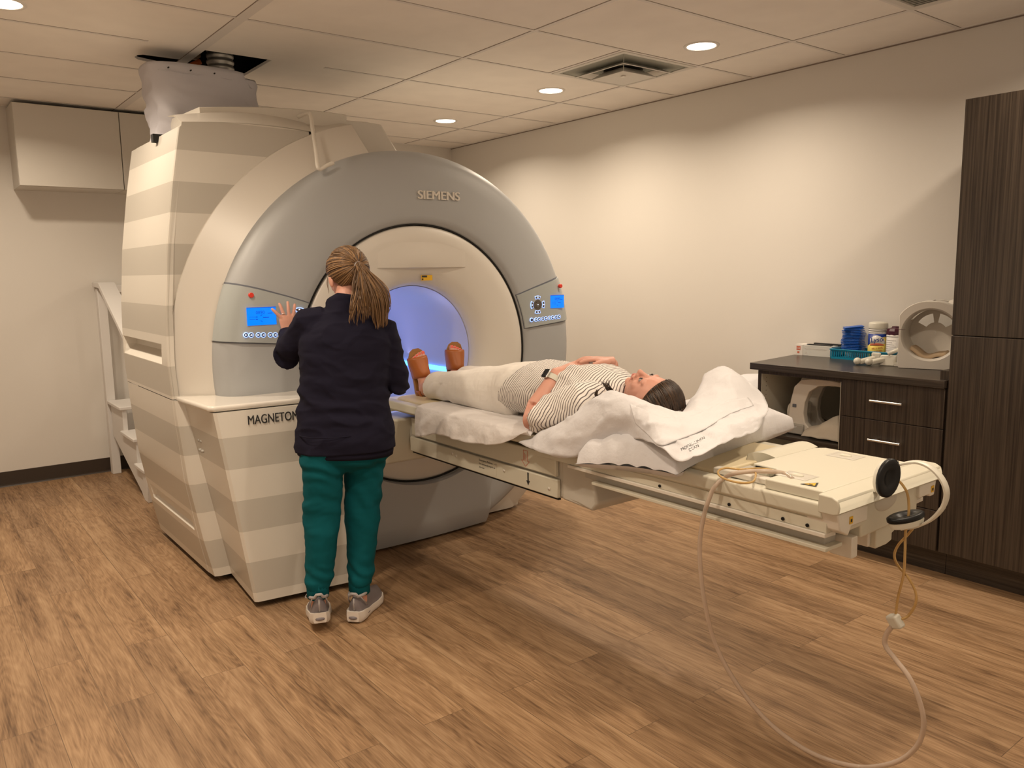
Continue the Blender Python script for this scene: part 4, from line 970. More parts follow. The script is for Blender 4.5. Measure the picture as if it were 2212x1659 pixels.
for a, b in (((bx0 - .004, by0 - .004), (bx1 + .004, by0 + .004)), ((bx0 - .004, by1 - .004), (bx1 + .004, by1 + .004)), ((bx0 - .004, by0), (bx0 + .004, by1)), ((bx1 - .004, by0), (bx1 + .004, by1))): mb.box((a[0], a[1], CT + .048), (b[0], b[1], CT + .056))
mb.build('rim', 'turq', t, bevel=.002)
mb = MB()
for a, b in (((bx0, by0), (bx1, by0 + .003)), ((bx0, by1 - .003), (bx1, by1)), ((bx0, by0), (bx0 + .003, by1)), ((bx1 - .003, by0), (bx1, by1))):
    mb.box((a[0], a[1], CT), (b[0], b[1], CT + .012)); mb.box((a[0], a[1], CT + .042), (b[0], b[1], CT + .048))
    n = max(4, int(((b[0] - a[0]) + (b[1] - a[1])) / .012))
    for k in range(n + 1):
        x = a[0] + (b[0] - a[0]) * k / n; y = a[1] + (b[1] - a[1]) * k / n
        if b[0] - a[0] > b[1] - a[1]: mb.box((x - .002, a[1], CT + .01), (x + .002, b[1], CT + .044))
        else: mb.box((a[0], y - .002, CT + .01), (b[0], y + .002, CT + .044))
mb.build('slotted_wall', 'turq', t)
# blue stack: each tray is a thing
LB = 16; proto = None
for k in range(LB):
    c = V((4.135 + .004 * math.sin(k * .8), -.088, CT + .048 + k * .0084))
    w_ = .050; tilt = R(1.0 + k * .35); a = R(3 + .9 * k * (1 if k < 14 else 2.6))
    mb = MB(); q = []
    for z in (0, .0055):
        for sx, sy in ((-1, -1), (1, -1), (1, 1), (-1, 1)):
            s2 = 1 - (.03 if z == 0 else 0)
            q.append(V((sx * w_ * s2, sy * w_ * .9 * s2, z)))
    mt = Matrix.Translation(c) @ Matrix.Rotation(a, 4, 'Z') @ Matrix.Rotation(-tilt, 4, 'Y')
    o = MB().hexa([mt @ v for v in q]).build('blue_tray', 'blue', bevel=.0012)
    tag(o, 'blue square plastic tray in the stack beside the yellow and blue wipes canister' if 0 < k < LB - 1 else ('topmost, most tilted blue square tray of the stack' if k else 'lowest blue square tray of the stack, in the clear bag'), 'tray', 'stacked blue trays')
rows = []
for i in range(9):
    z = CT + .006 + i * .0095; ring = []
    for k in range(40):
        p = sq(4.132, -.09, .066 - .003 * i * .5, .058, k, z, 4); d = fbm(p, 40) * .010; ring.append(p + V((math.cos(2 * PI * k / 40), math.sin(2 * PI * k / 40), 0)) * d)
    rows.append(ring)
tag(MB().loft(rows, cap=False).build('clear_bag', 'clearbag', smooth=True), 'crumpled clear plastic bag around the lower blue trays in the basket', 'bag')

def wrap(mb_name, c, r, z0, z1, a0, a1, m, par, n=20, top=None):   # label patch on a cylinder, angles in degrees, optional wavy top
    rows = []
    for i in range(n + 1):
        a = R(a0 + (a1 - a0) * i / n); zt2 = z1 if top is None else top(i / n)
        rows.append([V((c[0] + r * math.cos(a), c[1] + r * math.sin(a), z0)), V((c[0] + r * math.cos(a), c[1] + r * math.sin(a), zt2))])
    return MB().grid(rows).build(mb_name, m, par, smooth=True, solid=.0004)
c = (4.278, -.093, CT + .005)
t = thing('wipes_canister', 'white, blue and yellow disinfecting wipes canister reading Lysol in the basket', 'canister', c)
MB().lathe(c, [(.046, 0), (.0475, .004), (.0475, .165), (.046, .169)], 40).build('canister_body', 'labelw', t, smooth=True)
MB().lathe(c, [(.0485, .169), (.049, .173), (.049, .195), (.046, .203), (.030, .206), (.012, .207)], 40).build('cap', 'whitepl', t, smooth=True)
wrap('label_field', c, .0480, c[2] + .040, c[2] + .143, 205, 388, 'lysblue', t)
wrap('label_field', c, .0484, c[2] + .008, c[2] + .07, 205, 388, 'lysyel', t, 24, lambda u: c[2] + .088 + .040 * math.exp(-((u - .75) / .3) ** 2) - .012 * math.exp(-((u - .1) / .1) ** 2))
wrap('label_field', c, .0488, c[2] + .090, c[2] + .12, 246, 346, 'labelw', t, 24, lambda u: c[2] + .104 + .032 * math.sin(PI * min(1, u * .9 + .1)))
wrap('label_stripe', c, .0492, c[2] + .080, c[2] + .084, 248, 338, 'redink', t, 20, lambda u: c[2] + .086 + .008 * math.sin(PI * u))
wrap('label_stripe', c, .0484, c[2] + .158, c[2] + .161, 190, 350, 'blackt', t)
wrap('label_stripe', c, .0484, c[2] + .148, c[2] + .151, 215, 330, 'ptext', t)
def ctext(nm, s_, size, a_mid, z, m, par, r, xs=1.0):
    o = text(nm, s_, size, (0, 0, 0), (1, 0, 0), (0, 0, 1), m, par, .0005, xs); xsv = [v.co.x for v in o.data.vertices]; x0 = (max(xsv) + min(xsv)) / 2
    for v in o.data.vertices:
        a = R(a_mid) + (v.co.x - x0) / r; rr = r + .0006 - v.co.y
        zz = v.co.z + z + (v.co.x - x0) * .12
        v.co = V((c[0] + rr * math.cos(a), c[1] + rr * math.sin(a), zz))
    return o
ctext('label_text', 'Lysol', .038, 297, c[2] + .101, 'lysblue', t, .0494, .92)
ctext('label_text', 'KILLS 99.9%', .0125, 297, c[2] + .062, 'redink', t, .0487, .9)
ctext('label_text', 'OF VIRUSES', .0115, 297, c[2] + .046, 'redink', t, .0487, .9)
ctext('label_text', '& BACTERIA', .0115, 297, c[2] + .031, 'redink', t, .0487, .9)
c = (4.372, -.085, CT)
t = thing('wipes_bottle', 'white wipes tub with a dark maroon cap behind the head coil', 'canister', c)
MB().lathe(c, [(.045, 0), (.046, .004), (.046, .145), (.043, .148)], 36).build('tub', 'labelw', t, smooth=True)
MB().lathe(c, [(.047, .145), (.047, .166), (.040, .178), (.022, .184), (.02, .19), (.006, .192)], 10).build('cap', 'maroon', t, smooth=True, auto=20)
for k in range(7): wrap('label_print', c, .0463, c[2] + .05 + k * .011, c[2] + .0515 + k * .011, 215, 300 - (k % 3) * 12, 'ptext', t, 10)
wrap('label_print', c, .0463, c[2] + .135, c[2] + .139, 190, 340, 'ptext', t, 14)

# white coil brackets lying on the counter
t = thing('coil_bracket', 'white two-armed plastic coil bracket lying before the head coil', 'bracket', (4.38, -.32, CT))
for k, (x, y) in enumerate(((4.315, -.345), (4.372, -.335))):
    d = V((.55, .84, 0)).normalized(); a = V((x, y, CT + .028)); b = a + d * .085 + V((0, 0, .018)); s_ = V((d.y, -d.x, 0)) * .018
    MB().hexa([a - s_ - V((0, 0, .026)), a + s_ - V((0, 0, .026)), b + s_ - V((0, 0, .026)), b - s_ - V((0, 0, .026)), a - s_, a + s_, b + s_, b - s_]).build('arm', 'whitepl', t, bevel=.008, seg=3)
    MB().ell(a + V((-.004, -.006, -.008)), (.020, .020, .019)).build('arm_tip', 'whitepl', t, smooth=True)
MB().box((4.315, -.225, CT), (4.365, -.21, CT + .058)).build('plate', 'whitepl', t, bevel=.008, seg=3)
MB().hexa([(4.40, -.30, CT), (4.47, -.28, CT), (4.47, -.26, CT), (4.40, -.28, CT), (4.40, -.29, CT + .055), (4.475, -.27, CT + .055), (4.475, -.255, CT + .055), (4.40, -.275, CT + .055)]).build('plate', 'whitepl', t, bevel=.005)
MB().tube([(4.445, -.30, CT + .062), (4.50, -.27, CT + .095)], .010, 12).build('peg', 'whitepl', t, smooth=True)
MB().box((4.47, -.285, CT), (4.505, -.25, CT + .02)).build('foot', 'whitepl', t, bevel=.003)

# head coil
o0 = V((4.512, -.335, CT)); uu = V((.955, .295, 0)).normalized(); vv = V((-.295, .955, 0)).normalized()
hc = thing('head_coil', 'large cream head coil with a round opening and tan foam pad on the counter', 'coil', o0)
W_, HT, DP = .30, .335, .215
CU, CZ, CR = .140, .172, .125
def outer(a):  # outline point in direction a from the opening centre
    c_, s_ = math.cos(a), math.sin(a); t_ = 9
    if c_ > 0: t_ = min(t_, (W_ - CU) / c_)
    if c_ < 0: t_ = min(t_, -CU / c_)
    if s_ < 0: t_ = min(t_, -CZ / s_)
    u_, z_ = t_ * c_, t_ * s_
    if s_ > -.12:   # arch on the upper part
        te = 1 / math.sqrt((c_ / .1605) ** 2 + (s_ / .163) ** 2) if s_ > 0 else t_
        te *= 1 + .05 * abs(math.sin(2 * a)); t_ = min(t_, te)
    return CU + t_ * c_, CZ + t_ * s_
def HP(u_, v_, z_): return o0 + uu * u_ + vv * v_ + V((0, 0, z_))
NA = 96; rings = []
def oring(v_, sc=1.0): return [HP(CU + (outer(2 * PI * k / NA)[0] - CU) * sc, v_, CZ + (outer(2 * PI * k / NA)[1] - CZ) * sc) for k in range(NA)]
def iring(v_, r): return [HP(CU + r * math.cos(2 * PI * k / NA), v_, CZ + r * math.sin(2 * PI * k / NA)) for k in range(NA)]
layers = [oring(DP - .004, .985), oring(DP), oring(.10), oring(.02), oring(.004), oring(0, .985), iring(0, CR + .006), iring(.006, CR), iring(.02, CR - .004), iring(.08, CR - .006), iring(.16, CR - .006), iring(DP, CR - .006)]
mb = MB(); nlay = len(layers)
for r_ in layers: mb.v += r_
win = [(63, 95), (112, 146)]
for i in range(nlay):
    j = (i + 1) % nlay
    for k in range(NA):
        a = (k + .5) * 360 / NA
        if (i in (1,) or i == 9) and any(p < a < q for p, q in win): continue
        mb.f.append((i * NA + k, i * NA + (k + 1) % NA, j * NA + (k + 1) % NA, j * NA + k))
mb.build('coil_shell', 'cream', hc, smooth=True, auto=35)
mb = MB(); rr_ = [.02, .25, .42, .62, .80, .9, 1.0]
plate = [[HP(CU + r * (CR - .006) * math.cos(2 * PI * k / 72), DP - .02, CZ + r * (CR - .006) * math.sin(2 * PI * k / 72)) for k in range(72)] for r in rr_]
for r_ in plate: mb.v += r_
for i in range(len(rr_) - 1):
    for k in range(72):
        a = (k + .5) * 5
        if i in (2, 3) and (28 < a < 78 or 102 < a < 152): continue
        mb.f.append((i * 72 + k, i * 72 + (k + 1) % 72, (i + 1) * 72 + (k + 1) % 72, (i + 1) * 72 + k))
mb.build('rear_wall', 'cream', hc, solid=.004)
mb = MB()
line = [HP(outer(R(a))[0] - .001, -.001, CZ + .004) for a in (180,)]
MB().hexa([HP(.001, -.001, .194), HP(.030, -.001, .194), HP(.030, .0, .194), HP(.001, 0, .194), HP(.001, -.001, .1965), HP(.030, -.001, .1965), HP(.030, 0, .1965), HP(.001, 0, .1965)]).build('seam', 'tgap', hc)
rows = []
for i in range(13):
    a = R(216 + i * 8); rows.append([HP(CU + (CR - .008) * math.cos(a) * (1 - .1 * (j in (0, 3))), .03 + j * .04, CZ - .015 + (CR - .012) * math.sin(a) * .86 + .006 * math.sin(i * .9)) for j in range(4)])
tag(MB().grid(rows).build('foam_pad', 'foam', smooth=True, solid=.018), 'tan foam cushion lying inside the round opening of the head coil', 'cushion')
mb = MB(); mb.prism([(0, 0), (.02, .02), (.07, .026), (.12, .018), (.12, 0)], 'x', 0, .14)
mt = Matrix.Translation(HP(.20, .06, .318))
mb.v = [mt @ v for v in mb.v]; mb.build('mirror_mount', 'cream', hc, bevel=.004)

# coil in the open cabinet
t = thing('neck_coil', 'cream curved neck coil standing on the open cabinet shelf', 'coil', (4.1, -.4, .541))
def cframe(y0, y1, off, nm):
    out = [(3.995, .545), (3.99, .62), (4.0, .72), (4.02, .80), (4.06, .84), (4.13, .852), (4.24, .852), (4.30, .845)]
    inn = [(4.30, .822), (4.24, .826), (4.16, .815), (4.11, .78), (4.085, .72), (4.08, .66), (4.09, .61), (4.12, .585), (4.19, .575), (4.22, .56), (4.22, .545)]
    mb = MB(); mb.prism([(x + off, z) for x, z in out + inn], 'y', y0, y1); return mb.build(nm, 'cream', t, bevel=.005, seg=3)
cframe(-.515, -.475, .03, 'front_hoop'); cframe(-.335, -.30, .0, 'rear_hoop')
MB().box((4.02, -.475, .545), (4.05, -.335, .70)).build('side_shell', 'cream', t, bevel=.01); MB().box((4.06, -.475, .815), (4.26, -.335, .845)).build('side_shell', 'cream', t, bevel=.01)
MB().box((4.018, -.53, .545), (4.12, -.51, .60)).build('base_block', 'rail', t, bevel=.006)
MB().box((4.045, -.5185, .688), (4.068, -.514, .706)).build('latch', 'slate', t, bevel=.003)
MB().ell((4.018, -.49, .66), (.012, .03, .045)).build('side_pod', 'tablesh', t, smooth=True)
rows = net([[V((4.13, -.56, .545)), V((4.20, -.565, .55)), V((4.28, -.56, .548)), V((4.35, -.555, .546))], [V((4.14, -.53, .58)), V((4.21, -.54, .60)), V((4.29, -.53, .635)), V((4.355, -.52, .62))], [V((4.15, -.46, .585)), V((4.21, -.46, .61)), V((4.28, -.44, .66)), V((4.355, -.44, .64))], [V((4.15, -.36, .545)), V((4.22, -.34, .57)), V((4.28, -.33, .60)), V((4.355, -.33, .56))]], 8, 8)
rows = [[p + V((0, 0, .010 * fbm(p, 22))) for p in r] for r in rows]
tag(MB().grid(rows).build('beige_cloth', 'cloth', smooth=True, solid=.004), 'crumpled beige cloth tucked beside the coil on the open shelf', 'cloth')
# pillow on a stool behind
t = thing('hamper_stand', 'dark low stand carrying a white pillow behind the lying person', 'stand', (3.62, -.28, 0))
MB().box((3.44, -.46, .50), (3.80, -.10, .655)).build('top_box', 'blacktop', t, bevel=.01)
for x, y in ((3.47, -.43), (3.77, -.43), (3.47, -.13), (3.77, -.13)): MB().tube([(x, y, 0), (x, y, .51)], .014, 10).build('leg', 'blacktop', t, smooth=True)
def pillow(corners, z0, thick, name, m, n=36, sag=.0, pw=.42, amp=.006):
    A, B, Cc, D = [V(p) for p in corners]; up, dn = [], []
    for i in range(n + 1):
        ru, rd = [], []
        for j in range(n + 1):
            u_, v_ = i / n, j / n
            e = (4 * u_ * (1 - u_)) ** pw * (4 * v_ * (1 - v_)) ** pw
            pin = .055 * (4 * u_ * (1 - u_)) * (1 - 4 * v_ * (1 - v_)), .055 * (4 * v_ * (1 - v_)) * (1 - 4 * u_ * (1 - u_))
            uu_ = u_; vv_ = v_ + (pin[0] * (1 if v_ < .5 else -1)); uu_ = u_ + (pin[1] * (1 if u_ < .5 else -1))
            p = (A * (1 - uu_) + B * uu_) * (1 - vv_) + (D * (1 - uu_) + Cc * uu_) * vv_
            nz = fbm((p.x, p.y, 1.3), 9) * amp + fbm((p.x * 2, p.y, 4.1), 22) * amp * .5 * (1 - .5 * e)
            ru.append(V((p.x, p.y, p.z + z0 + thick * e * .72 + nz * (e > 0)))); rd.append(V((p.x, p.y, p.z + z0 - thick * e * .28)))
        up.append(ru); dn.append(rd)
    mb = MB().grid(up); mb.grid(dn, flip=True); return mb.build(name, m, smooth=True)
tag(pillow([(3.42, -.50, 0), (3.86, -.50, 0), (3.86, -.06, 0), (3.42, -.06, 0)], .70, .15, 'white_pillow', 'linen', 24), 'white pillow on the dark stand, mostly hidden behind the counter end', 'pillow')

# ================================================================ PEOPLE
def frame(f, up):
    f = V(f).normalized(); up = V(up); u = (up - f * up.dot(f)).normalized(); l = u.cross(f)
    return f, l, u     # forward, left, up
def head_shape(mb, c, f, l, u, s=1.0, neck=None):
    c = V(c); ax = (f, l, u); p = lambda a, b, d: c + f * a * s + l * b * s + u * d * s
    mb.ell(p(-.008, 0, .028), (.096 * s, .074 * s, .088 * s), ax, 22)          # cranium
    mb.ell(p(.030, 0, -.012), (.060 * s, .062 * s, .082 * s), ax, 20)          # face
    mb.ell(p(.040, 0, -.060), (.040 * s, .044 * s, .038 * s), ax, 16)          # jaw
    mb.ell(p(.068, 0, -.084), (.019 * s, .021 * s, .016 * s), ax, 12)          # chin
    for q in (1, -1):
        mb.ell(p(.058, q * .034, -.022), (.026 * s, .022 * s, .022 * s), ax, 12)   # cheek
        mb.ell(p(.074, q * .026, .022), (.016 * s, .024 * s, .009 * s), ax, 10)    # brow
        mb.ell(p(-.004, q * .076, -.012), (.017 * s, .009 * s, .031 * s), ax, 12)  # ear
        mb.ell(p(.095, q * .009, -.030), (.010 * s, .0075 * s, .008 * s), ax, 8)   # nostril wing
        mb.ell(p(.080, q * .029, .004), (.011 * s, .014 * s, .007 * s), ax, 10)    # eyelid
    mb.limb([(p(.085, 0, .014), .008 * s, .008 * s), (p(.098, 0, -.008), .009 * s, .008 * s), (p(.108, 0, -.026), .011 * s, .0105 * s)], 12)
    mb.ell(p(.090, 0, -.048), (.010 * s, .022 * s, .006 * s), ax, 12)          # upper lip
    mb.ell(p(.088, 0, -.058), (.009 * s, .019 * s, .006 * s), ax, 12)          # lower lip
def hand_shape(mb, wrist, fwd, nrm, side, curl=(.3, .3, .35, .4), spread=(.20, .06, -.08, -.24), thumb=.7, s=1.0, curl_dir=-1, tcurl=.2):
    """palm + 5 fingers. nrm = back-of-hand normal, side=+1 thumb on the left of fwd x nrm"""
    w_ = V(wrist); f = V(fwd).normalized(); n_ = V(nrm); n_ = (n_ - f * n_.dot(f)).normalized(); t = n_.cross(f) * side   # t points to the thumb side
    p = lambda a, b, d: w_ + (f * a + t * b + n_ * d) * s
    mb.limb([(p(-.01, 0, 0), .020 * s, .027 * s), (p(.03, .003, 0), .0155 * s, .034 * s), (p(.065, .002, .001), .014 * s, .039 * s), (p(.084, 0, 0), .011 * s, .037 * s)], 20, up=n_)
    tips = []
    for i, (b, ln) in enumerate(((.029, .072), (.010, .080), (-.010, .074), (-.028, .058))):
        a0 = spread[i]; base = p(.080, b, .001); d = (f * math.cos(a0) + t * math.sin(a0)).normalized(); q = [base]; cur = base
        for k, (seg) in enumerate((.45, .31, .24)):
            ang = curl[i] * (k + .4) * .8; dd = d * math.cos(ang) + n_ * curl_dir * math.sin(ang); cur = cur + dd * ln * seg * s; q.append(cur)
        mb.limb([(q[0] - d * .012 * s, .0095 * s, .0095 * s), (q[0], .0093 * s, .0092 * s), (q[1], .0086 * s, .0086 * s), (q[2], .0078 * s, .0078 * s), (q[3], .0060 * s, .0064 * s)], 12, up=n_)
        tips.append((q[3], (q[3] - q[2]).normalized(), n_))
    b0 = p(.018, .024, -.004); d = (f * math.cos(thumb) + t * math.sin(thumb)).normalized(); q1 = b0 + d * .034 * s; q2 = q1 + (d * .8 + f * .2 + n_ * curl_dir * tcurl) * .028 * s; q3 = q2 + (d * .6 + f * .4 + n_ * curl_dir * tcurl) * .020 * s
    mb.limb([(b0, .014 * s, .014 * s), (q1, .0115 * s, .0115 * s), (q2, .0100 * s, .0100 * s), (q3, .0078 * s, .0078 * s)], 12, up=n_)
    return tips, q1, b0
def strand(mb, pts, r, n=6, flat=1.0):
    m = len(pts); mb.tube(pts, [r * (.55 + .45 * math.sin(PI * min(1, (i + .8) / m * .95))) * (1 if i < m - 2 else .5) for i in range(m)], n)
def wrinkle(sc, am, st=(1, 1, 1)):
    return lambda p: am * (fbm((p.x * st[0], p.y * st[1], p.z * st[2]), sc) + .5 * abs(fbm((p.x * st[0] + 3, p.y * st[1], p.z * st[2]), sc * 2.1)))

# ---------------------------------------------------------------- standing technologist
per = thing('person', 'person with ponytail in navy jacket and teal trousers standing at the scanner, hand on panel', 'person', (3.5, -2.92, 0))
hipc = V((3.50, -2.885, .84))
def LP(u, v, x): return P(u, v, 'x', x)
# joints
FD = V((-.92, .39, 0)); LD = V((-.39, -.92, 0))
shL, elL, wrL = LP(666, 697, 3.43), LP(622, 766, 3.30), LP(622, 722, 3.035)
shR, elR, wrR = LP(828, 714, 3.55), V((3.535, -2.655, .985)), V((3.31, -2.715, .955))
hdc = LP(752, 599, 3.455); hf, hl, hu = frame((-.96, .10, -.30), (-.2, .0, 1))
nkb = V((3.495, -2.850, 1.315))
kneeL, kneeR = V((3.485, -2.998, .47)), V((3.50, -2.818, .46)); ankL, ankR = V((3.515, -3.045, .118)), V((3.540, -2.870, .098))
hpL, hpR = V((3.50, -2.975, .80)), V((3.50, -2.795, .79))
mb = MB()
head_shape(mb, hdc, hf, hl, hu, 1.0)
mb.limb([(nkb - V((0, 0, .06)), .062, .058), (nkb, .050, .050), (nkb + (hdc - nkb) * .45, .047, .047), (hdc - hu * .02 - hf * .02, .047, .047)], 20)
mb.limb([((3.5, -2.885, .78), .12, .165), ((3.5, -2.88, .95), .105, .155), ((3.5, -2.865, 1.1), .105, .165), ((3.49, -2.858, 1.22), .09, .15), ((3.487, -2.86, 1.28), .06, .09)], 28, up=FD)
for a, b, c_ in ((shL, elL, wrL), (shR, elR, wrR)):
    mb.limb([(a, .042, .042), ((a + b) / 2, .036, .036), (b, .032, .032), (b * .6 + c_ * .4, .030, .030), (c_, .022, .025)], 16)
for h_, k_, a in ((hpL, kneeL, ankL), (hpR, kneeR, ankR)):
    mb.limb([(h_, .075, .075), ((h_ + k_) / 2, .062, .062), (k_, .050, .050), ((k_ * .65 + a * .35), .050, .048), (a + V((0, 0, .06)), .033, .032), (a - V((0, 0, .04)), .032, .030)], 18)
hd = V((-.12, .10, .55)).normalized()
tipsL, th1, th0 = hand_shape(mb, wrL + V((-.010, .004, .0)), (-.20, .06, .80), (.93, -.10, .28), -1, curl=(.16, .12, .14, .10), spread=(.26, .04, -.24, -.72), thumb=.9, s=.95)
hand_shape(mb, wrR, (-.85, -.45, -.08), (.0, .0, 1), 1, curl=(.4, .45, .5, .5), s=.95)
body = remeshed(mb, 'body', 'skin', per, .0034, 2)
# ring on the ring finger
b_ = tipsL
rp = wrL + V((-.010, .004, .0)); f_ = V((-.20, .06, .80)).normalized(); n_ = V((.93, -.10, .28)); n_ = (n_ - f_ * n_.dot(f_)).normalized(); t_ = n_.cross(f_) * -1
fd = (f_ * math.cos(-.24) + t_ * math.sin(-.24)).normalized(); cc = rp + (f_ * .080 + t_ * -.010 + n_ * .001) * .95 + fd * .016; side_ = fd.cross(n_)
part(MB().tube([cc + (n_ * math.cos(a * PI / 10) + side_ * math.sin(a * PI / 10)) * .0102 for a in range(21)], .0017, 8).build('finger_ring', 'gold', per, smooth=True), 'silver ring on the raised hand')
# eyes barely seen; kept on the face
for q in (1, -1): MB().ell(hdc + hf * .080 + hl * q * .029 + hu * .006, (.008, .011, .006), (hf, hl, hu), 10).build('eye', 'eye', body, smooth=True)
# jacket
mb = MB()
tor = [((3.505, -2.885, .660), .146, .203), ((3.505, -2.885, .70), .150, .206), ((3.505, -2.885, .745), .150, .205), ((3.505, -2.885, .775), .150, .203), ((3.505, -2.885, .80), .140, .200), ((3.500, -2.883, .88), .128, .191), ((3.497, -2.878, .98), .120, .180), ((3.497, -2.868, 1.08), .122, .186),
       ((3.497, -2.860, 1.16), .120, .192), ((3.495, -2.855, 1.215), .106, .182), ((3.495, -2.852, 1.262), .082, .135), ((3.492, -2.850, 1.296), .062, .082)]
mb.limb([(c, a * .97, b * .985) for c, a, b in tor], 40, up=FD)
mb.limb([((3.495, -2.862, 1.275), .068, .080), ((3.488, -2.860, 1.308), .062, .072), ((3.482, -2.858, 1.328), .060, .069)], 28, up=FD)
def sleeve(a, b, c_, r0, r1, r2, r3):
    mb.limb([(a + (V((3.49, -2.855, a.z + .03)) - a) * .4, r0 * .9, r0 * .9), (a, r0, r0), (a * .5 + b * .5, r1 * 1.04, r1 * 1.04), (b * .92 + a * .08, r1, r1), (b + (b - (a + c_) / 2) * .10, r1 * .98, r1 * .98), (b * .85 + c_ * .15, r1 * .98, r1 * .98), (b * .45 + c_ * .55, r2, r2), (c_, r3, r3)], 24)
sleeve(shL, elL, wrL, .060, .053, .043, .033)
sleeve(shR, elR, wrR, .059, .055, .046, .036)
jk = remeshed(mb, 'jacket', 'navy', per, .006, 3, lambda p: wrinkle(7, .008, (1, 1, 2.2))(p) + .005 * max(0, 1 - 2.4 * abs(fbm((p.x, p.y * .9 + p.z * .7, p.z * 1.6), 7))) ** 2 + (.004 * math.sin(p.z * 95 + p.y * 25 + fbm(p, 5) * 6) * max(0, 1 - abs(p.z - .93) / .13)))
ring = lambda c, ra, rb, n=48: [V((c[0] + ra * math.cos(2 * PI * k / n), c[1] + rb * math.sin(2 * PI * k / n), c[2])) for k in range(n + 1)]
bm = bmesh.new(); bm.from_mesh(jk.data)
bmesh.ops.delete(bm, geom=[v for v in bm.verts if v.co.z < .722 and v.co.x > 3.3], context='VERTS'); bm.to_mesh(jk.data); bm.free()
md = jk.modifiers.new('solid', 'SOLIDIFY'); md.thickness = .004; md.offset = -1
MB().tube(ring((3.505, -2.885, .800), .138, .192), .0022, 6).build('hem_seam', 'navy', jk, smooth=True)
MB().loft([[V((3.503, -2.885, .700 + dz)) + FD * .139 * (1 + e) * math.cos(2 * PI * k / 48) + LD * .193 * (1 + e) * math.sin(2 * PI * k / 48) + V((0, 0, .010 * math.sin(2 * PI * k / 48) * (dz == 0))) for k in range(48)] for dz, e in ((0, -.01), (.012, .01), (.05, 0))], cap=False).build('undershirt', 'navy', per, smooth=True, solid=.004)
MB().tube([V((3.475 + .068 * math.cos(R(a)), -2.850 + .074 * math.sin(R(a)), 1.306 + .006 * math.cos(R(a)))) for a in range(-110, 111, 10)], .0020, 6).build('collar_seam', 'navy', jk, smooth=True)
# trousers
mb = MB()
mb.limb([((3.505, -2.885, .69), .124, .182), ((3.505, -2.885, .76), .118, .174), ((3.505, -2.885, .80), .10, .160)], 36, up=FD)
for h_, k_, a, q in ((hpL, kneeL, ankL, -1), (hpR, kneeR, ankR, 1)):
    mb.limb([(h_ + V((-.004, 0, -.075)), .104, .098), (h_ * .7 + k_ * .3, .098, .092), (h_ * .35 + k_ * .65, .082, .080), (k_, .074, .076), (k_ * .75 + a * .25, .076, .068), (k_ * .45 + a * .55, .064, .058), (k_ * .2 + a * .8, .056, .054), (a + V((0, 0, .055)), .050, .050), (a + V((0, 0, .045)), .043, .043)], 28)
pt = remeshed(mb, 'trousers', 'teal', per, .006, 3, lambda p: wrinkle(9, .006, (1, 1, 1.8))(p) + .0040 * math.sin(p.z * 70 + p.y * 60 + fbm(p, 5) * 9) * (max(0, 1 - abs(p.z - .47) / .12) + max(0, 1 - abs(p.z - .66) / .08) + max(0, 1 - abs(p.z - .2) / .08)))
for a in (ankL, ankR):
    c0 = a + V((0, 0, .02)); MB().loft([[c0 + V((r * math.cos(2 * PI * k / 40) * (1 + .02 * math.cos(k * PI)), r * math.sin(2 * PI * k / 40) * (1 + .02 * math.cos(k * PI)), z)) for k in range(40)] for r, z in ((.040, -.018), (.044, -.012), (.0445, .02), (.044, .045))]).build('trouser_cuff', 'teal', pt, smooth=True)
